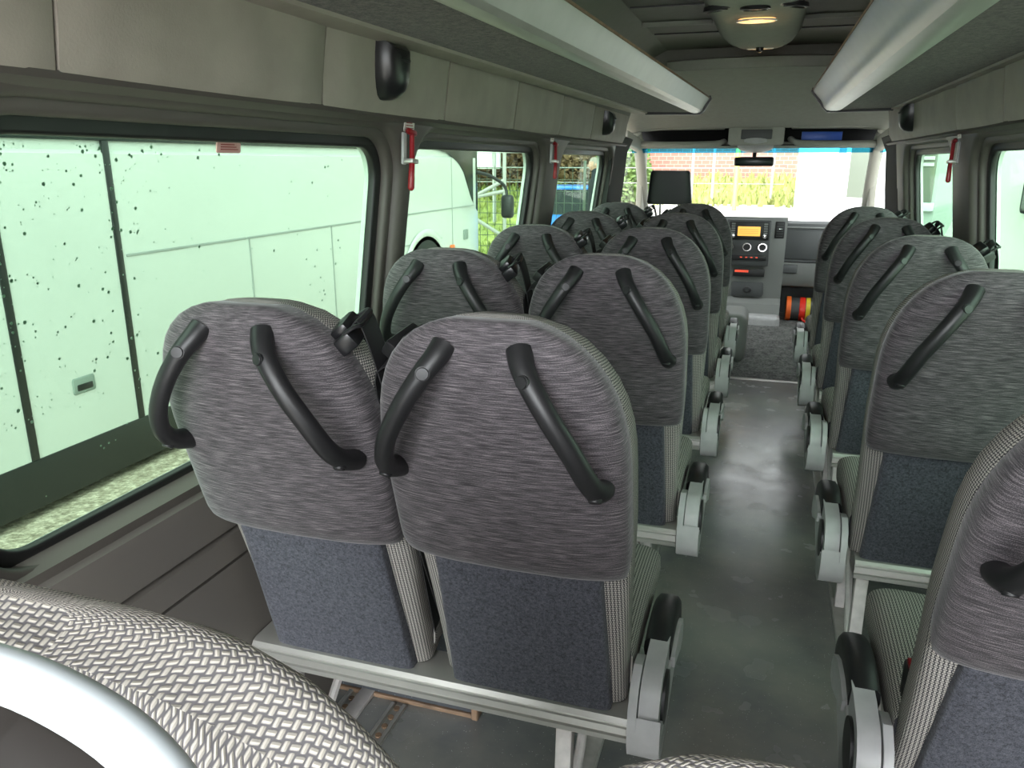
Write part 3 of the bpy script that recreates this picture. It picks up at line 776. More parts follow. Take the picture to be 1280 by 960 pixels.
P_('tray_latch', box(.12, .27, 6.578, 6.60, .505, .575, .008), M['dash'])
structure(slab('trim_%d' % pid, -1.0, .78, 7.03, 7.10, -.1, .86, M['dash'])); pid += 1
# centre stack
st = [(6.50, .945), (6.485, .90), (6.50, .60), (6.515, .56), (6.57, .30), (6.50, .26), (6.46, .06), (6.46, 0), (6.75, 0), (6.75, .93)]
P_('centre_stack', extrude_x(st, -.36, .055), M['dashl'])
P_('stack_fascia', box(-.29, -.035, 6.468, 6.50, .565, .925, .008), M['dash'])
rad = P_('radio', box(-.275, -.045, 6.458, 6.485, .770, .912, .005), M['black'])
def pr_(name, bm, mat, parent): return from_bm(name, rel(bm, do), mat, parent)
pr_('radio_screen', box(-.225, -.095, 6.4545, 6.462, .800, .873, .002), M['amber'], rad)
b = bmesh.new()
for zz in (.822, .836, .850): box(-.215, -.105, 6.4537, 6.456, zz, zz+.002, 0, 1, b)
pr_('screen_lines', b, M['brown'], rad)
b = bmesh.new()
for xx in (-.262, -.076):
    for k in range(5): box(xx, xx+.022, 6.4545, 6.462, .815+.018*k, .827+.018*k, .001, 1, b)
pr_('radio_keys', b, M['dashl'], rad)
for xx in (-.252, -.068): pr_('radio_knob', lathe([(.016, 0), (.015, .016), (.004, .018)], (xx, 6.456, .800), (0, -1, 0), 16), M['chrome'], rad)
for xx in (-.268, -.165, -.075):
    k = P_('climate_knob', lathe([(.030, 0), (.030, .010), (.026, .020), (.022, .020)], (xx, 6.468, .715), (0, -1, 0), 22), M['chrome'])
    pr_('knob_face', lathe([(.021, 0), (.020, .026), (.003, .026)], (xx, 6.468, .715), (0, -1, 0), 20), M['black'], k)
sw = P_('switch_row', box(-.275, -.05, 6.460, 6.48, .612, .650, .004), M['black'])
b = bmesh.new()
for k in range(4): box(-.20+.03*k, -.188+.03*k, 6.457, 6.462, .630, .637, 0, 1, b)
pr_('switch_lights', b, M['led'], sw)
av = P_('air_vent', box(-.012, .042, 6.478, 6.50, .785, .915, .006), M['black'])
b = bmesh.new()
for k in range(6): box(-.004, .034, 6.474, 6.480, .800+.019*k, .804+.019*k, 0, 1, b)
pr_('vent_slats', b, M['dash'], av); pr_('vent_slider', box(.004, .026, 6.470, 6.478, .855, .862, .001), M['chrome'], av)
tg = P_('tachograph', box(-.235, -.05, 6.497, 6.53, .478, .535, .004), M['black'])
pr_('tachograph_display', box(-.225, -.145, 6.4945, 6.50, .510, .528, .001), M['led'], tg)
P_('pocket', box(-.24, -.05, 6.535, 6.58, .31, .43, .012), M['dash'])
P_('socket', lathe([(.026, 0), (.026, .012), (.018, .016), (.014, 0)], (-.145, 6.54, .365), (0, -1, 0), 18), M['black'])
P_('stack_foot', box(-.34, .06, 6.36, 6.60, .05, .185, .03, 3), M['greyp'])
WID = ('centre_stack', 'stack_fascia', 'radio', 'radio_screen', 'screen_lines', 'radio_keys', 'radio_knob', 'climate_knob', 'knob_face', 'switch_row', 'switch_lights', 'air_vent', 'vent_slats', 'vent_slider', 'tachograph', 'tachograph_display', 'pocket', 'socket', 'stack_foot')
for p in children(da):
    for o in [p]+children(p):
        if o.name.split('.')[0] in WID:
            for v in o.data.vertices: v.co.x = .1-.29+(v.co.x-.1+.29)*1.31
            if o.name.split('.')[0] in ('climate_knob', 'knob_face'):
                zc = .215
                for v in o.data.vertices: v.co.z = zc+(v.co.z-zc)*1.25
# fire extinguisher lying on the cab floor
fe = empty('fire_extinguisher', (.292, 6.68, .208)); fe.scale = (.78, .78, .78); tag(fe, 'red fire extinguisher lying in the passenger footwell below the dashboard', 'fire extinguisher')
from_bm('cylinder', lathe([(.03, -.10), (.105, -.09), (.115, -.07), (.115, .22), (.09, .26), (.03, .27)], (0, 0, 0), (1, 0, 0), 28), M['dash'], fe)
from_bm('orange_ring', lathe([(.118, -.10), (.126, -.095), (.126, -.055), (.118, -.05)], (0, 0, 0), (1, 0, 0), 28), M['orange'], fe)
from_bm('red_band', lathe([(.116, .03), (.122, .035), (.122, .085), (.116, .09)], (0, 0, 0), (1, 0, 0), 28), M['redb'], fe)
from_bm('yellow_label', lathe([(.1155, .095), (.119, .097), (.119, .135), (.1155, .137)], (0, 0, 0), (1, 0, 0), 28), M['yellow'], fe)
from_bm('hose', tube(smooth_path([(.06, -.10, -.08), (.10, -.12, -.11), (.20, -.11, -.10), (.26, -.04, -.05)], 5), .012, 8), M['redb'], fe)
# driver's seat
ds = empty('driver_seat', (-.62, 5.62, 0)); tag(ds, 'black driver seat with headrest, left of the windscreen', 'driver seat')
def drings(ts, f):
    out = []
    for t in ts:
        w, d0, d1, y, z = f(t); r = []
        for k in range(28):
            a = 2*PI*k/28; ca, sa = math.cos(a), math.sin(a)
            r.append((w*math.copysign(abs(ca)**.5, ca), y+(d0+d1)/2+(d1-d0)/2*math.copysign(abs(sa)**.5, sa), z))
        out.append(r)
    return out
from_bm('backrest', loft(drings([k/10 for k in range(11)], lambda t: (.23*(1-.25*t**4), -.05, .07, -.16*t-.10, .45+.56*t))), M['black'], ds, True, 60)
from_bm('headrest', loft(drings([0, .06, .2, .5, .8, .94, 1], lambda t: ((.148-.022*t)*(.93 if t in (0, 1) else 1), -.045, .045, -.28-.02*t, 1.09+.215*t))), M['black'], ds, True, 60)
b = bmesh.new()
for x in (-.06, .06): tube([(x, -.255, .98), (x, -.275, 1.12)], .007, 8, b)
from_bm('headrest_posts', b, M['chrome'], ds)
from_bm('seat_cushion', box(-.24, .24, -.15, .36, .36, .50, .045, 3), M['dash'], ds)
from_bm('seat_base', box(-.22, .22, -.10, .34, 0, .37, .02), M['black'], ds)
from_bm('armrest', box(.25, .31, -.22, .16, .60, .66, .02, 3), M['dash'], ds)
bx2 = from_bm('side_box', box(-.26, -.06, 5.42, 5.85, .02, .36, .06, 4), M['dashl']); tag(bx2, 'pale rounded console box on the cab floor beside the driver seat', 'console box')

# ------------------------------------------------------------------ small fittings on the walls
def pod(side, y, label):
    s = 1 if side == 'left' else -1
    x = -.868 if side == 'left' else mirror_x(-.868)
    root = empty('wall_speaker', (x, y, 1.565)); tag(root, label, 'speaker', 'black speaker pods on the upper wall')
    half = [(.012, -.0665), (.023, -.058), (.032, -.042), (.039, -.020), (.043, .005), (.045, .030), (.044, .056)]
    outer = [(0, -.068)]+half+[(-a_, b_) for a_, b_ in reversed(half)]
    rings = []
    for k, dx in ((1, -.045), (1, .008), (.93, .022), (.72, .034), (.35, .041)):
        rings.append([((dx*1.35+.03*(b*k))*s, a*k*1.2, b*k) for a, b in outer])
    from_bm('pod_shell', loft(rings), M['gloss_black'], root, True, 30)
    from_bm('grille_lip', tube(smooth_path([((.030)*s, -.040, .022), (.050*s, -.022, .018), (.057*s, 0, .016), (.050*s, .022, .018), (.030*s, .040, .022)], 5), .005, 8), M['black'], root)
    from_bm('chrome_badge', lathe([(.001, .004), (.010, .003), (.013, 0)], (.026*s, -.004, -.050), (s, -.4, -.3), 16), M['chrome'], root)
pod('left', 1.745, 'large black wall pod high on the left, above the first window pillar')
pod('left', 4.34, 'far black wall pod on the left near the windscreen')
pod('right', 4.22, 'black wall pod high on the right wall near the windscreen')
def hammer(side, y, label, tilt=0):
    s = 1 if side == 'left' else -1
    xx = glass_x(1.40)+.076
    x = xx if side == 'left' else mirror_x(xx)
    root = empty('emergency_hammer', (x, y, 1.385)); root.scale = (.74, .74, .74); root.rotation_euler.x = -.10; tag(root, label, 'emergency hammer', 'red emergency hammers by the windows')
    from_bm('hammer_handle', tube([(.020*s, .012, .060), (.022*s, .008, .0), (.026*s, .0, -.05), (.028*s, -.010, -.125), (.028*s, -.012, -.132)], [.009, .009, .010, .012, .006], 12), M['red'], root)
    from_bm('hammer_head', tube([(.020*s, -.028, .064), (.020*s, -.018, .066), (.020*s, .030, .064), (.020*s, .042, .060)], [.004, .011, .011, .005], 12), M['red'], root)
    b = bmesh.new(); box(-.004, .006, -.026, .002, -.045, .062, .003, 1, b); 
    if s < 0: b.transform(Matrix.Scale(-1, 4, (1, 0, 0)))
    br = from_bm('holder', b, M['greyp'], root)
    from_bm('holder_clip', rel(box(min(0, .040*s), max(0, .040*s), -.022, .026, -.040, -.025, .003), (0, 0, 0)), M['alu'], br)
hammer('left', 1.905, 'red emergency hammer on the first left window pillar')
hammer('left', 3.36, 'red emergency hammer on the second left window pillar')
hammer('right', 3.29, 'red emergency hammer on the right window pillar')
def sticker(side, y, z, w, h, mat, label, lines=True, name='sticker', onglass=False):
    s = 1 if side == 'left' else -1
    def f(u, v, dx):
        x = (glass_x(v)+.005 if onglass else glass_x(v)+.071)+dx
        return (x if s > 0 else mirror_x(x), u, v)
    root = plate(name, rrect(y-w/2, y+w/2, z-h/2, z+h/2, .004, 3), [], .002, lambda u, v, w_: f(u, v, w_), mat)
    tag(root, label, 'sticker', 'small stickers on the window pillars')
    if lines:
        pts = []
        b = bmesh.new()
        for k in range(3):
            zz = z-h/2+h*(.28+.22*k); q = [f(y-w*.36, zz, .002), f(y+w*(.36-.08*k), zz, .002), f(y+w*(.36-.08*k), zz+h*.08, .002), f(y-w*.36, zz+h*.08, .002)]
            vs = [b.verts.new(p) for p in q]; b.faces.new(vs)
            r = bmesh.ops.extrude_face_region(b, geom=[b.faces[-1]] if False else b.faces[:][-1:])
            for v in r['geom']:
                if isinstance(v, bmesh.types.BMVert): v.co.x += .001*s
        from_bm('print_lines', b, M['red'], root, False)
sticker('left', 1.93, 1.448, .060, .028, M['stick'], 'pale sticker above the hammer on the first left pillar')
sticker('left', 3.36, 1.455, .050, .026, M['stick'], 'pale sticker above the hammer on the second left pillar')
sticker('right', 3.29, 1.455, .050, .026, M['stick'], 'pale sticker above the hammer on the right pillar')
sticker('left', 1.29, 1.385, .070, .020, M['stickred'], 'small reddish sticker at the top of the large left window', True, 'sticker', True)
# rain on the big left window
rb = bmesh.new(); rnd = random.Random(3)
for k in range(420):
    u = rnd.random()
    y = .80+.34*rnd.random()**1.6 if u < .62 else .80+.95*rnd.random()
    z = 1.385-.42*rnd.random()**1.5 if u < .8 else .84+.54*rnd.random()
    r = .0009+.0024*rnd.random()**2.5
    x = glass_x(z)-.0045
    st_ = 1+rnd.random()*.8
    lathe([(.02*r, r*.6), (r*.7, r*.45), (r, 0)], (x, y, z), (-1, 0, .12), 8, rb)
rd = from_bm('rain_drops', rb, M['drop']); rd['kind'] = 'stuff'; tag(rd, 'rain drops on the outside of the large left window', 'rain drops')

# ------------------------------------------------------------------ outside: ground
GZ = -.72
def ground(name, x0, x1, y0, y1, z, mat, label=None):
    o = from_bm(name, box(x0, x1, y0, y1, z-.2, z), mat, None, False); o['kind'] = 'structure'; return o
ground('ground', -60, 60, -40, 90, GZ, M['sand'])
ground('gravel_yard', -14, -1.2, -6, 16, GZ+.015, M['gravel'])
def bank(name, x0, x1, y0, y1, h, mat):
    def f(u, v):
        s = v*v*(3-2*v); return (x0+(x1-x0)*u, y0+(y1-y0)*v, GZ+.01+h*s+.08*math.sin(u*61)*math.sin(v*7))
    o = grid_surface(name, f, 60, 10, mat, (0, 0, -.3)); o['kind'] = 'structure'; return o
bank('grass_verge', -32, 1.6, 16.5, 24.0, 1.60, M['grass'])
def ramp_fn(u, v):
    x = -3.4+5.3*u; k = min(1, max(0, (x+3.4)/.8))*min(1, max(0, (1.9-x)/.6)); k = k*k*(3-2*k); s_ = v*v*(3-2*v)
    return (x, 10.0+7.2*v, GZ+.005+1.22*s_*k)
structure(grid_surface('sand_ramp', ramp_fn, 30, 12, M['sand'], (0, 0, -.3)))

# tufts of grass on the verge
tb = bmesh.new(); rnd = random.Random(5)
for k in range(3600):
    x = -9+10.4*rnd.random(); v = rnd.random(); y = 16.7+7.1*v; z = GZ+.0+max(1.60*v*v*(3-2*v), 1.18*(1 if x > -2.6 else 0))
    h = .10+.18*rnd.random(); w = .05+.04*rnd.random(); a = rnd.random()*PI; lx, ly = (rnd.random()-.5)*.25, (rnd.random()-.5)*.25
    c, s_ = math.cos(a)*w, math.sin(a)*w
    vs = [tb.verts.new(p) for p in ((x-c, y-s_, z-.05), (x+c, y+s_, z-.05), (x+lx, y+ly, z+h))]; tb.faces.new(vs)
gt = from_bm('grass_tufts', tb, M['grass'], None, False); gt['kind'] = 'stuff'; tag(gt, 'yellow green grass tufts on the verge ahead of the windscreen', 'grass')
bw = from_bm('brick_wall', box(-34, 16, -.2, .2, 0, 1.55, .02), M['brick']); bw.rotation_euler.x = 0; bw.location = (0, 24.4, GZ+1.1)
tag(bw, 'red brown brick wall behind the grass verge ahead', 'wall')
# posts and fence ahead
pts_ = [(-1.62, 18.0, 3.2, M['post'], 'post', 'grey fence post ahead of the windscreen, left of the yellow post'), (-1.15, 17.6, 3.1, M['post'], 'post', 'second grey fence post close beside the yellow post'), (.05, 18.4, 3.2, M['post'], 'post', 'grey fence post ahead, beside the white cabin'), (-3.4, 18.2, 3.2, M['post'], 'post', 'grey fence post ahead, farthest left through the windscreen'), (-.62, 16.2, 3.0, M['ypost'], 'post', 'yellow post standing in front of the verge')]
for x, y, h, m, c, lab in pts_:
    r = .045 if m is M['ypost'] else .03
    o = from_bm('yellow_post' if m is M['ypost'] else 'fence_post', lathe([(r*1.5, 0), (r*1.5, .05), (r, .06), (r, h), (r*.6, h+.03)], (0, 0, 0), (0, 0, 1), 12), m); o.location = (x, y, GZ+.1); tag(o, lab, c)
b = bmesh.new()
for k in range(4): tube([(-9, 18.05, .9+.33*k), (.3, 18.05, .9+.33*k)], .009, 5, b)
wf = from_bm('wire_fence', b, M['post']); tag(wf, 'thin wire fence strung in front of the brick wall', 'fence')

# white cabin to the front right
cab = empty('site_cabin', (.42, 14.6, GZ), math.radians(-38)); tag(cab, 'white cabin building with a window, seen through the right half of the windscreen', 'cabin')
from_bm('cabin_walls', box(0, 2.45, 0, 3.0, 0, 4.6, .03), M['cabin'], cab)
from_bm('roof_edge', box(-.08, 2.53, -.08, 3.08, 4.55, 4.75, .03), M['greyp2'], cab)
w = from_bm('cabin_window', box(.93, 1.60, -.03, .02, 1.42, 2.85, .01), M['white'], cab)
from_bm('pane', box(1.02, 1.52, -.04, .0, 1.53, 2.74, .004), M['cabwin'], w)
from_bm('window_side', box(.80, .93, -.035, .01, 1.45, 2.85, .01), M['shut'], cab)
sv = from_bm('shutter', box(1.95, 2.40, -.04, .02, 1.50, 2.7, .01), M['cabwin'], cab)
b = bmesh.new()
for k in range(7): box(1.97, 2.38, -.07, -.03, 2.02+.09*k, 2.07+.09*k, .004, 1, b)
from_bm('slats', b, M['greyp'], sv)
from_bm('sill', box(1.75, 2.45, -.12, .03, 1.38, 1.50, .01), M['greyp2'], cab)
bank('sand_bank', 2.9, 26, 16.5, 28.0, 2.6, M['soil'])
from_bm('end_cladding', box(1.68, 2.46, -.015, 3.02, 0, 4.5, .01), M['cladg'], cab)
# white minibus beside this one on the right
vn = empty('white_van', (2.15, 9.8, GZ)); tag(vn, 'white van parked alongside the right-hand windows', 'van')
vp = [(0, .35), (-.04, .8), (-.03, 1.35), (.05, 2.2), (.12, 2.5), (.3, 2.62), (1.7, 2.62), (1.88, 2.5), (1.95, 2.2), (2.03, 1.35), (2.04, .8), (2.0, .35)]
from_bm('van_body', loft([[(x, y, z) for x, z in vp] for y in (-6.6, .0)]), M['vanw'], vn, True, 30)
bn = [[(x, .0, min(z, 1.75)) for x, z in vp], [(x*.96+.04, .7, min(z*.9, 1.50)) for x, z in vp], [(x*.92+.08, 1.6, min(z*.85, 1.35)) for x, z in vp], [(x*.88+.12, 1.8, min(z*.8, .95)) for x, z in vp]]
from_bm('van_bonnet', loft(bn), M['vanw'], vn, True, 30)
for y in (-4.9, .75):
    for x in (.12, 1.88): from_bm('wheel', lathe([(.2, -.10), (.33, -.10), (.36, -.07), (.36, .07), (.33, .10), (.2, .10)], (x, y, .36), (1, 0, 0), 28), M['tyre'], vn)
from_bm('van_window', box(-.035, .02, -3.3, -1.75, 1.65, 2.25, .05), M['coachglass'], vn)
from_bm('van_trim', box(-.055, -.02, -6.5, -.05, .55, .75, .01), M['shut'], vn)

# ------------------------------------------------------------------ white coach on the left
co = empty('white_coach', (-4.0, 0, 1.36+1.143*(GZ-1.36))); co.scale = (1, 1.143, 1.143); tag(co, 'large white coach parked alongside the left-hand windows', 'coach')
Z = lambda z: z-GZ
side = [(0, .55), (0, 2.12), (-.02, 2.14), (-.02, 3.2), (-.12, 3.5), (-.35, 3.62), (-2.15, 3.62), (-2.38, 3.5), (-2.5, 2.14), (-2.5, .55)]
def cside(y, k=1.0, zc=99, inset=0):
    return [(x*(1-inset/1.25)-inset, y, min(z, zc)) for x, z in side]
from_bm('body', loft([cside(-6), cside(8.9), cside(9.2, 1, 3.25, .02), cside(9.5, 1, 2.7, .05), cside(9.72, 1, 2.3, .10), cside(9.80, 1, 1.9, .13), cside(9.82, 1, 1.0, .14)]), M['coach'], co, True, 30)
# side glazing band and dark seams
from_bm('side_glazing', box(-.03, .004, -6, 7.7, Z(1.468), Z(2.45), .004), M['coachglass'], co)
from_bm('underbody_shade', box(-2.4, .008, -6, 7.25, .33, Z(-.13), .01), M['coachdark'], co)  # black box put in for the shadow beneath the coach
from_bm('underbody_shade', box(-2.4, .008, 8.55, 9.7, .33, Z(-.13), .01), M['coachdark'], co)  # same painted shadow, ahead of the wheel
for y, w_ in ((2.83, .045), (3.57, .045), (1.2, .045)):
    from_bm('panel_gap', box(-.01, .008, y-w_/2, y+w_/2, Z(-.13), Z(1.468), .002), M['coachdark'], co)
b = bmesh.new(); box(-.01, .007, 3.62, 9.35, Z(.83), Z(.845), .002, 1, b)
box(-.01, .007, -6, 2.7, Z(.83), Z(.845), .002, 1, b)
for y in (4.77, 5.9, 8.62): box(-.01, .006, y-.006, y+.006, Z(-.13), Z(.83), .001, 1, b)
box(-.01, .006, 7.0, 8.3, Z(.52), Z(.532), .001, 1, b); box(-.01, .006, 8.62-.006, 8.626, Z(.83), Z(1.4), .001, 1, b)
from_bm('panel_seams', b, M['seam'], co)
fl = from_bm('flap_handle', box(-.01, .012, 3.12, 3.27, Z(.135), Z(.225), .012), M['shut'], co)
from_bm('handle_recess', box(0, .0145, 3.14, 3.25, Z(.15), Z(.19), .008), M['coachdark'], fl)
for y, z in ((5.34, .22), (8.58, .39)): from_bm('side_marker', box(0, .03, y-.05, y+.05, Z(z-.03), Z(z+.03), .008), M['orange'], co)
wh = from_bm('wheel_arch', lathe([(.02, .0), (.60, .0), (.62, .010), (.64, .012), (.66, 0)], (.004, 7.85, .70), (1, 0, 0), 36), M['coachdark'], co)
from_bm('arch_rim', lathe([(.60, .004), (.62, .020), (.66, .020), (.68, .004)], (.004, 7.85, .70), (1, 0, 0), 40), M['coach'], co)
from_bm('wheel', lathe([(.1, -.1), (.22, .02), (.30, .012), (.47, .02), (.50, 0), (.50, -.15)], (.004, 7.85, .765), (1, 0, 0), 36), M['tyre'], co)
# curved dark glass of the front corner
CW = [(7.0, 2.27), (7.67, 2.24), (8.19, 2.21), (8.53, 2.17), (8.82, 2.07), (9.02, 1.96), (9.15, 1.82), (9.29, 1.67), (9.48, 1.53), (9.70, 1.46)]
def cw(u, v):
    q = u*(len(CW)-1); i = min(int(q), len(CW)-2); f = q-i
    y = CW[i][0]+(CW[i+1][0]-CW[i][0])*f; zb = CW[i][1]+(CW[i+1][1]-CW[i][1])*f
    zt = 3.2 if y < 9.2 else 3.2-(y-9.2)*1.75
    z = zb+(max(zt, zb+.05)-zb)*v
    ins = 0 if y < 8.9 else .14*((y-8.9)/.92)**1.5
    return (.012-ins*.9, y, z)
grid_surface('quarter_glass', cw, 30, 4, M['coachglass'], (-.02, 0, 0), co)
from_bm('front_lamp_recess', box(-.02, .012, 8.98, 9.12, Z(.44), Z(.56), .01), M['shut'], co)
from_bm('mirror_arm', tube(smooth_path([(-.12, 9.72, 1.95), (.05, 9.86, 1.90), (.22, 9.97, 1.78), (.26, 9.98, 1.65)], 5), .022, 8), M['black'], co)
from_bm('mirror_head', box(.17, .36, 9.93, 10.06, 1.36, 1.66, .05, 3), M['black'], co)

# background beyond the coach
tp = empty('white_marquee', (-10.5, 19.5, GZ)); tag(tp, 'white canvas roof and wall behind the fence, beyond the coach', 'marquee')
from_bm('canvas_wall', box(0, 3.9, 0, .15, 1.9, 3.6, .03), M['tarp'], tp)
from_bm('canvas_roof', extrude_x([(-.6, 2.6), (-.5, 2.55), (1.2, 3.9), (1.1, 3.95)], -.3, 3.9), M['tarp'], tp)
from_bm('frame_pole', tube([(.1, -.1, 0), (.1, -.1, 3.0)], .05, 8), M['post'], tp)
from_bm('frame_pole', tube([(3.8, -.1, 0), (3.8, -.1, 3.4)], .05, 8), M['post'], tp)
sc_ = empty('scaffold_frame', (-6.9, 13.6, GZ)); tag(sc_, 'braced galvanised frame with crossed poles behind the coach front', 'scaffold')
for n_, a, b_ in (('upright_pole', (0, 0, 0), (0, 0, 2.15)), ('upright_pole', (2.2, .6, 0), (2.2, .6, 2.6)), ('brace_pole', (0, 0, 2.1), (2.2, .6, .7)), ('brace_pole', (0, 0, .55), (2.2, .6, 1.75)), ('brace_pole', (0, 0, 1.1), (2.2, .6, 1.55))):
    from_bm(n_, tube([a, b_], .035, 8), M['post'], sc_)
fn_ = empty('mesh_fence', (0, 0, GZ)); tag(fn_, 'dark wire mesh fence panels behind the coach front', 'fence')
b = bmesh.new()
x = -11.0
while x < -3.2:
    tube([(x, 15.2, .1), (x, 15.2, 2.0)], .006, 4, b); x += .16
for k in range(9): tube([(-11, 15.2, .2+.22*k), (-3.2, 15.2, .2+.22*k)], .006, 4, b)
from_bm('wire_panel', b, M['mesh'], fn_)
for x in (-8.6, -6.0, -3.4): from_bm('fence_pole', tube([(x, 15.2, 0), (x, 15.2, 2.1)], .03, 8), M['mesh'], fn_)
# blue car beyond
cb_ = empty('blue_car', (-4.35, 17.5, GZ+.06), math.radians(12)); tag(cb_, 'blue car parked beyond the coach, seen through the third left window', 'car')
prof = [(-1.8, .25), (-1.85, .75), (-1.5, .95), (-1.0, 1.42), (.5, 1.46), (1.1, 1.0), (1.8, .82), (1.9, .5), (1.85, .25)]
from_bm('car_body', loft([[(-.75, y, z) for y, z in prof], [(-.8, y, min(z, 1.0)) for y, z in prof], [(.8, y, min(z, 1.0)) for y, z in prof], [(.75, y, z) for y, z in prof]]), M['bluecar'], cb_, True, 30)
from_bm('cabin_glass', loft([[(-.68, y, z) for y, z in ((-1.42, .97), (-.95, 1.45), (.48, 1.49), (1.02, 1.0))], [(.68, y, z) for y, z in ((-1.42, .97), (-.95, 1.45), (.48, 1.49), (1.02, 1.0))]]), M['coachglass'], cb_, True, 30)
from_bm('car_roof', box(-.66, .66, -.95, .5, 1.44, 1.52, .03), M['bluecar'], cb_)
for x in (-.78, .78):
    for y in (-1.15, 1.15): from_bm('wheel', lathe([(.1, -.09), (.28, -.09), (.31, -.06), (.31, .06), (.28, .09), (.1, .09)], (x, y, .31), (1, 0, 0), 24), M['tyre'], cb_)
# brown hedge tree
def tree(name, loc, h, r, mat, label, n=900, seed=1):
    root = empty(name, loc); tag(root, label, 'tree', 'trees behind the fence')
    rnd = random.Random(seed); b = bmesh.new()
    for k in range(n):
        a = rnd.random()*2*PI; q = rnd.random()**.5; z = .25*h+rnd.random()*.75*h; w = r*(1-.45*abs(z/h-.5))*q
        c = Vector((math.cos(a)*w, math.sin(a)*w, z)); s_ = .10+.12*rnd.random()
        n1 = Vector((rnd.random()-.5, rnd.random()-.5, rnd.random()-.5)).normalized(); s_ *= .45; n2 = n1.orthogonal().normalized()
        b.faces.new([b.verts.new(c+d) for d in (n1*s_, n2*s_*.6, -n1*s_, -n2*s_*.6)])
    from_bm('foliage', b, mat, root, False)
    from_bm('trunk', tube([(0, 0, 0), (.05, .02, h*.4), (0, 0, h*.8)], [.12, .09, .04], 8), M['brown'], root)
tree('autumn_tree', (-7.6, 22.5, GZ+.5), 3.6, 1.3, M['leaf'], 'brown leaved tree behind the mesh fence, right of the white canvas', 7000, 1)
tree('autumn_tree', (-4.8, 22.6, GZ+.5), 3.4, 1.2, M['leaf'], 'brown leaved tree beyond the standing man', 7000, 2)
tree('verge_bush', (-3.6, 20.5, GZ+.7), 1.7, .8, M['leafg'], 'tall green weed bush on the verge behind the headrest', 3500, 3)

# the man standing outside
def skin_body(name, verts, edges, radii, mat, parent, root=0):
    me = bpy.data.meshes.new(name); me.from_pydata([Vector(v) for v in verts], edges, [])
    o = bpy.data.objects.new(name, me); COL.objects.link(o)
    o.modifiers.new('skin', 'SKIN'); sub = o.modifiers.new('sub', 'SUBSURF'); sub.levels = 2; sub.render_levels = 2
    for k, r in enumerate(radii):
        r = r if isinstance(r, tuple) else (r, r)
        me.skin_vertices[0].data[k].radius = r
        me.skin_vertices[0].data[k].use_root = (k == root)
    dg = bpy.context.evaluated_depsgraph_get(); dg.update()
    m2 = bpy.data.meshes.new_from_object(o.evaluated_get(dg)); bpy.data.objects.remove(o)
    return link(name, m2, mat, parent, True, 180)
mn = empty('person', (-2.86, 13.6, GZ+.34), math.radians(115)); tag(mn, 'person in dark jacket and trousers standing outside the third left window', 'person')
V = [(0, 0, .95), (0, 0, 1.15), (0, .01, 1.35), (0, .0, 1.50), (0, .01, 1.58), (0, .02, 1.68),
     (.10, 0, .90), (.11, .01, .50), (.11, -.01, .09), (.12, .14, .04),
     (-.10, 0, .90), (-.11, .01, .50), (-.11, -.01, .09), (-.12, .14, .04),
     (.19, 0, 1.42), (.25, -.01, 1.15), (.26, .04, .90), (.26, .06, .80),
     (-.19, 0, 1.42), (-.25, -.01, 1.15), (-.26, .04, .90), (-.26, .06, .80)]
Eg = [(0, 1), (1, 2), (2, 3), (3, 4), (4, 5), (0, 6), (6, 7), (7, 8), (8, 9), (0, 10), (10, 11), (11, 12), (12, 13), (2, 14), (14, 15), (15, 16), (16, 17), (2, 18), (18, 19), (19, 20), (20, 21)]
Rr = [(.16, .12), (.155, .115), (.17, .12), (.07, .07), (.055, .055), (.08, .095), .10, .07, .05, .045, .10, .07, .05, .045, .065, .05, .036, .03, .065, .05, .036, .03]
skin_body('body', V, Eg, Rr, M['jacket'], mn)
b = bmesh.new(); bmesh.ops.create_uvsphere(b, u_segments=20, v_segments=14, radius=1)
for v in b.verts:
    v.co = Vector((v.co.x*.078, v.co.y*.098-.0, v.co.z*.118))
    if v.co.z < -.03: v.co.x *= .86
b.transform(Matrix.Translation((0, .025, 1.69)))
box(-.012, .012, .115, .140, 1.655, 1.69, .006, 1, b); box(-.088, -.074, .0, .035, 1.665, 1.715, .006, 1, b); box(.074, .088, .0, .035, 1.665, 1.715, .006, 1, b)
tube([(0, .0, 1.50), (0, .005, 1.62)], .052, 12, b)
from_bm('face', b, M['skin'], mn)
b = bmesh.new(); bmesh.ops.create_uvsphere(b, u_segments=20, v_segments=14, radius=1)
bmesh.ops.delete(b, geom=[v for v in b.verts if v.co.z < -.25 or (v.co.y > .5 and v.co.z < .35)], context='VERTS')
for v in b.verts: v.co = Vector((v.co.x*.084, v.co.y*.104+.018, v.co.z*.122+1.695))
from_bm('hair', b, M['hair'], mn)
for s in (-1, 1):
    b = bmesh.new(); tube([(s*.26, .06, .80), (s*.26, .075, .72)], [.026, .034], 10, b, flat=.6)
    for k in range(4): tube([(s*.26, .05+.017*k, .725), (s*.262, .053+.018*k, .68), (s*.258, .06+.018*k, .645-.008*(k % 2))], [.0095, .0085, .006], 7, b)
    tube([(s*.255, .095, .76), (s*.25, .115, .72), (s*.25, .118, .69)], [.011, .009, .007], 7, b)
    from_bm('hand', b, M['skin'], mn)

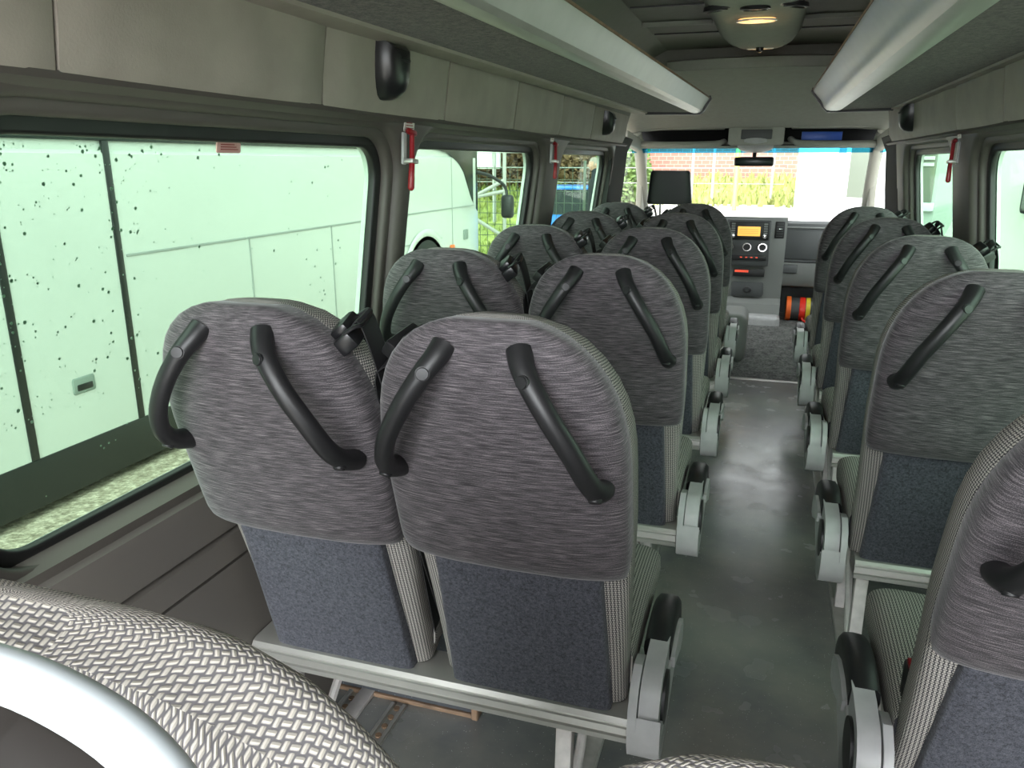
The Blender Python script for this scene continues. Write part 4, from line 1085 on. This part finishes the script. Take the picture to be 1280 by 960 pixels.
# ------------------------------------------------------------------ world, lamps, camera
w = bpy.data.worlds.new('World'); SC.world = w; w.use_nodes = True
nt = w.node_tree; bg = nt.nodes['Background']
tc = nt.nodes.new('ShaderNodeTexCoord'); sx = nt.nodes.new('ShaderNodeSeparateXYZ'); L(nt, tc.outputs['Generated'], sx.inputs[0])
c_ = ramp(nt, math_(nt, 'ADD', math_(nt, 'MULTIPLY', sx.outputs[2], .5), .5), [(.45, (.80, .84, .86)), (.75, (.96, .98, 1.0))])
nz = N(nt, 'ShaderNodeTexNoise', Scale=2.5, Detail=5.0); L(nt, tc.outputs['Generated'], nz.inputs[0])
mx = nt.nodes.new('ShaderNodeMix'); mx.data_type = 'RGBA'; mx.blend_type = 'MULTIPLY'; mx.inputs['Factor'].default_value = .35
L(nt, c_, mx.inputs['A']); L(nt, ramp(nt, nz.outputs['Fac'], [(.35, (.75, .78, .80)), (.65, (1, 1, 1))]), mx.inputs['B'])
L(nt, mx.outputs['Result'], bg.inputs[0])
# extra sky brightness towards the back of the bus, added to boost the rear light
bg_s = math_(nt, 'ADD', math_(nt, 'MULTIPLY', math_(nt, 'MAXIMUM', math_(nt, 'MULTIPLY', sx.outputs[1], -1.0), 0.0), 6.5), 1.25)
L(nt, bg_s, bg.inputs[1])
def plamp(name, loc, power, r, col):
    l = bpy.data.lights.new(name, 'POINT'); l.energy = power; l.shadow_soft_size = r; l.color = col
    o = bpy.data.objects.new(name, l); COL.objects.link(o); o.location = loc; return o
plamp('console_lamp_light', (-.095, 3.25, 1.825), .10, .03, (1, .62, .28))
plamp('console_lamp_light', (-.095, 4.14, 1.845), .05, .02, (1, .62, .28))

F, VX, VY, RO = 971.2, 964.06, 202.34, 0.0009
Yc = Vector((VX-640, VY-480, F)).normalized()
q_ = Vector((VX-640+1000*math.cos(RO), VY-480+1000*math.sin(RO), F))
u_ = q_.cross(Yc).normalized()
if u_.y > 0: u_ = -u_
Xc = Yc.cross(u_)
if Xc.x < 0: Xc = -Xc
Rm = Matrix((Xc, Yc, u_))     # rows: world axes in image-camera coordinates -> maps image-camera to world
cd = bpy.data.cameras.new('camera'); cam = bpy.data.objects.new('camera', cd); COL.objects.link(cam)
flip = Matrix(((1, 0, 0), (0, -1, 0), (0, 0, -1)))
cam.matrix_world = Matrix.Translation((0, 0, 1.36)) @ (Rm @ flip).to_4x4()
cd.sensor_width = 36; cd.lens = F*36/1280; cd.clip_start = .01; cd.clip_end = 300
SC.camera = cam
SC.view_settings.view_transform = 'Standard'; SC.view_settings.look = 'None'
SC.view_settings.exposure = 1.38; SC.view_settings.gamma = 1; SC.view_settings.use_curve_mapping = False
SC.cycles.max_bounces = 10; SC.cycles.diffuse_bounces = 4; SC.cycles.transparent_max_bounces = 16
SC.cycles.use_denoising = True
SC.cycles.sample_clamp_indirect = 6
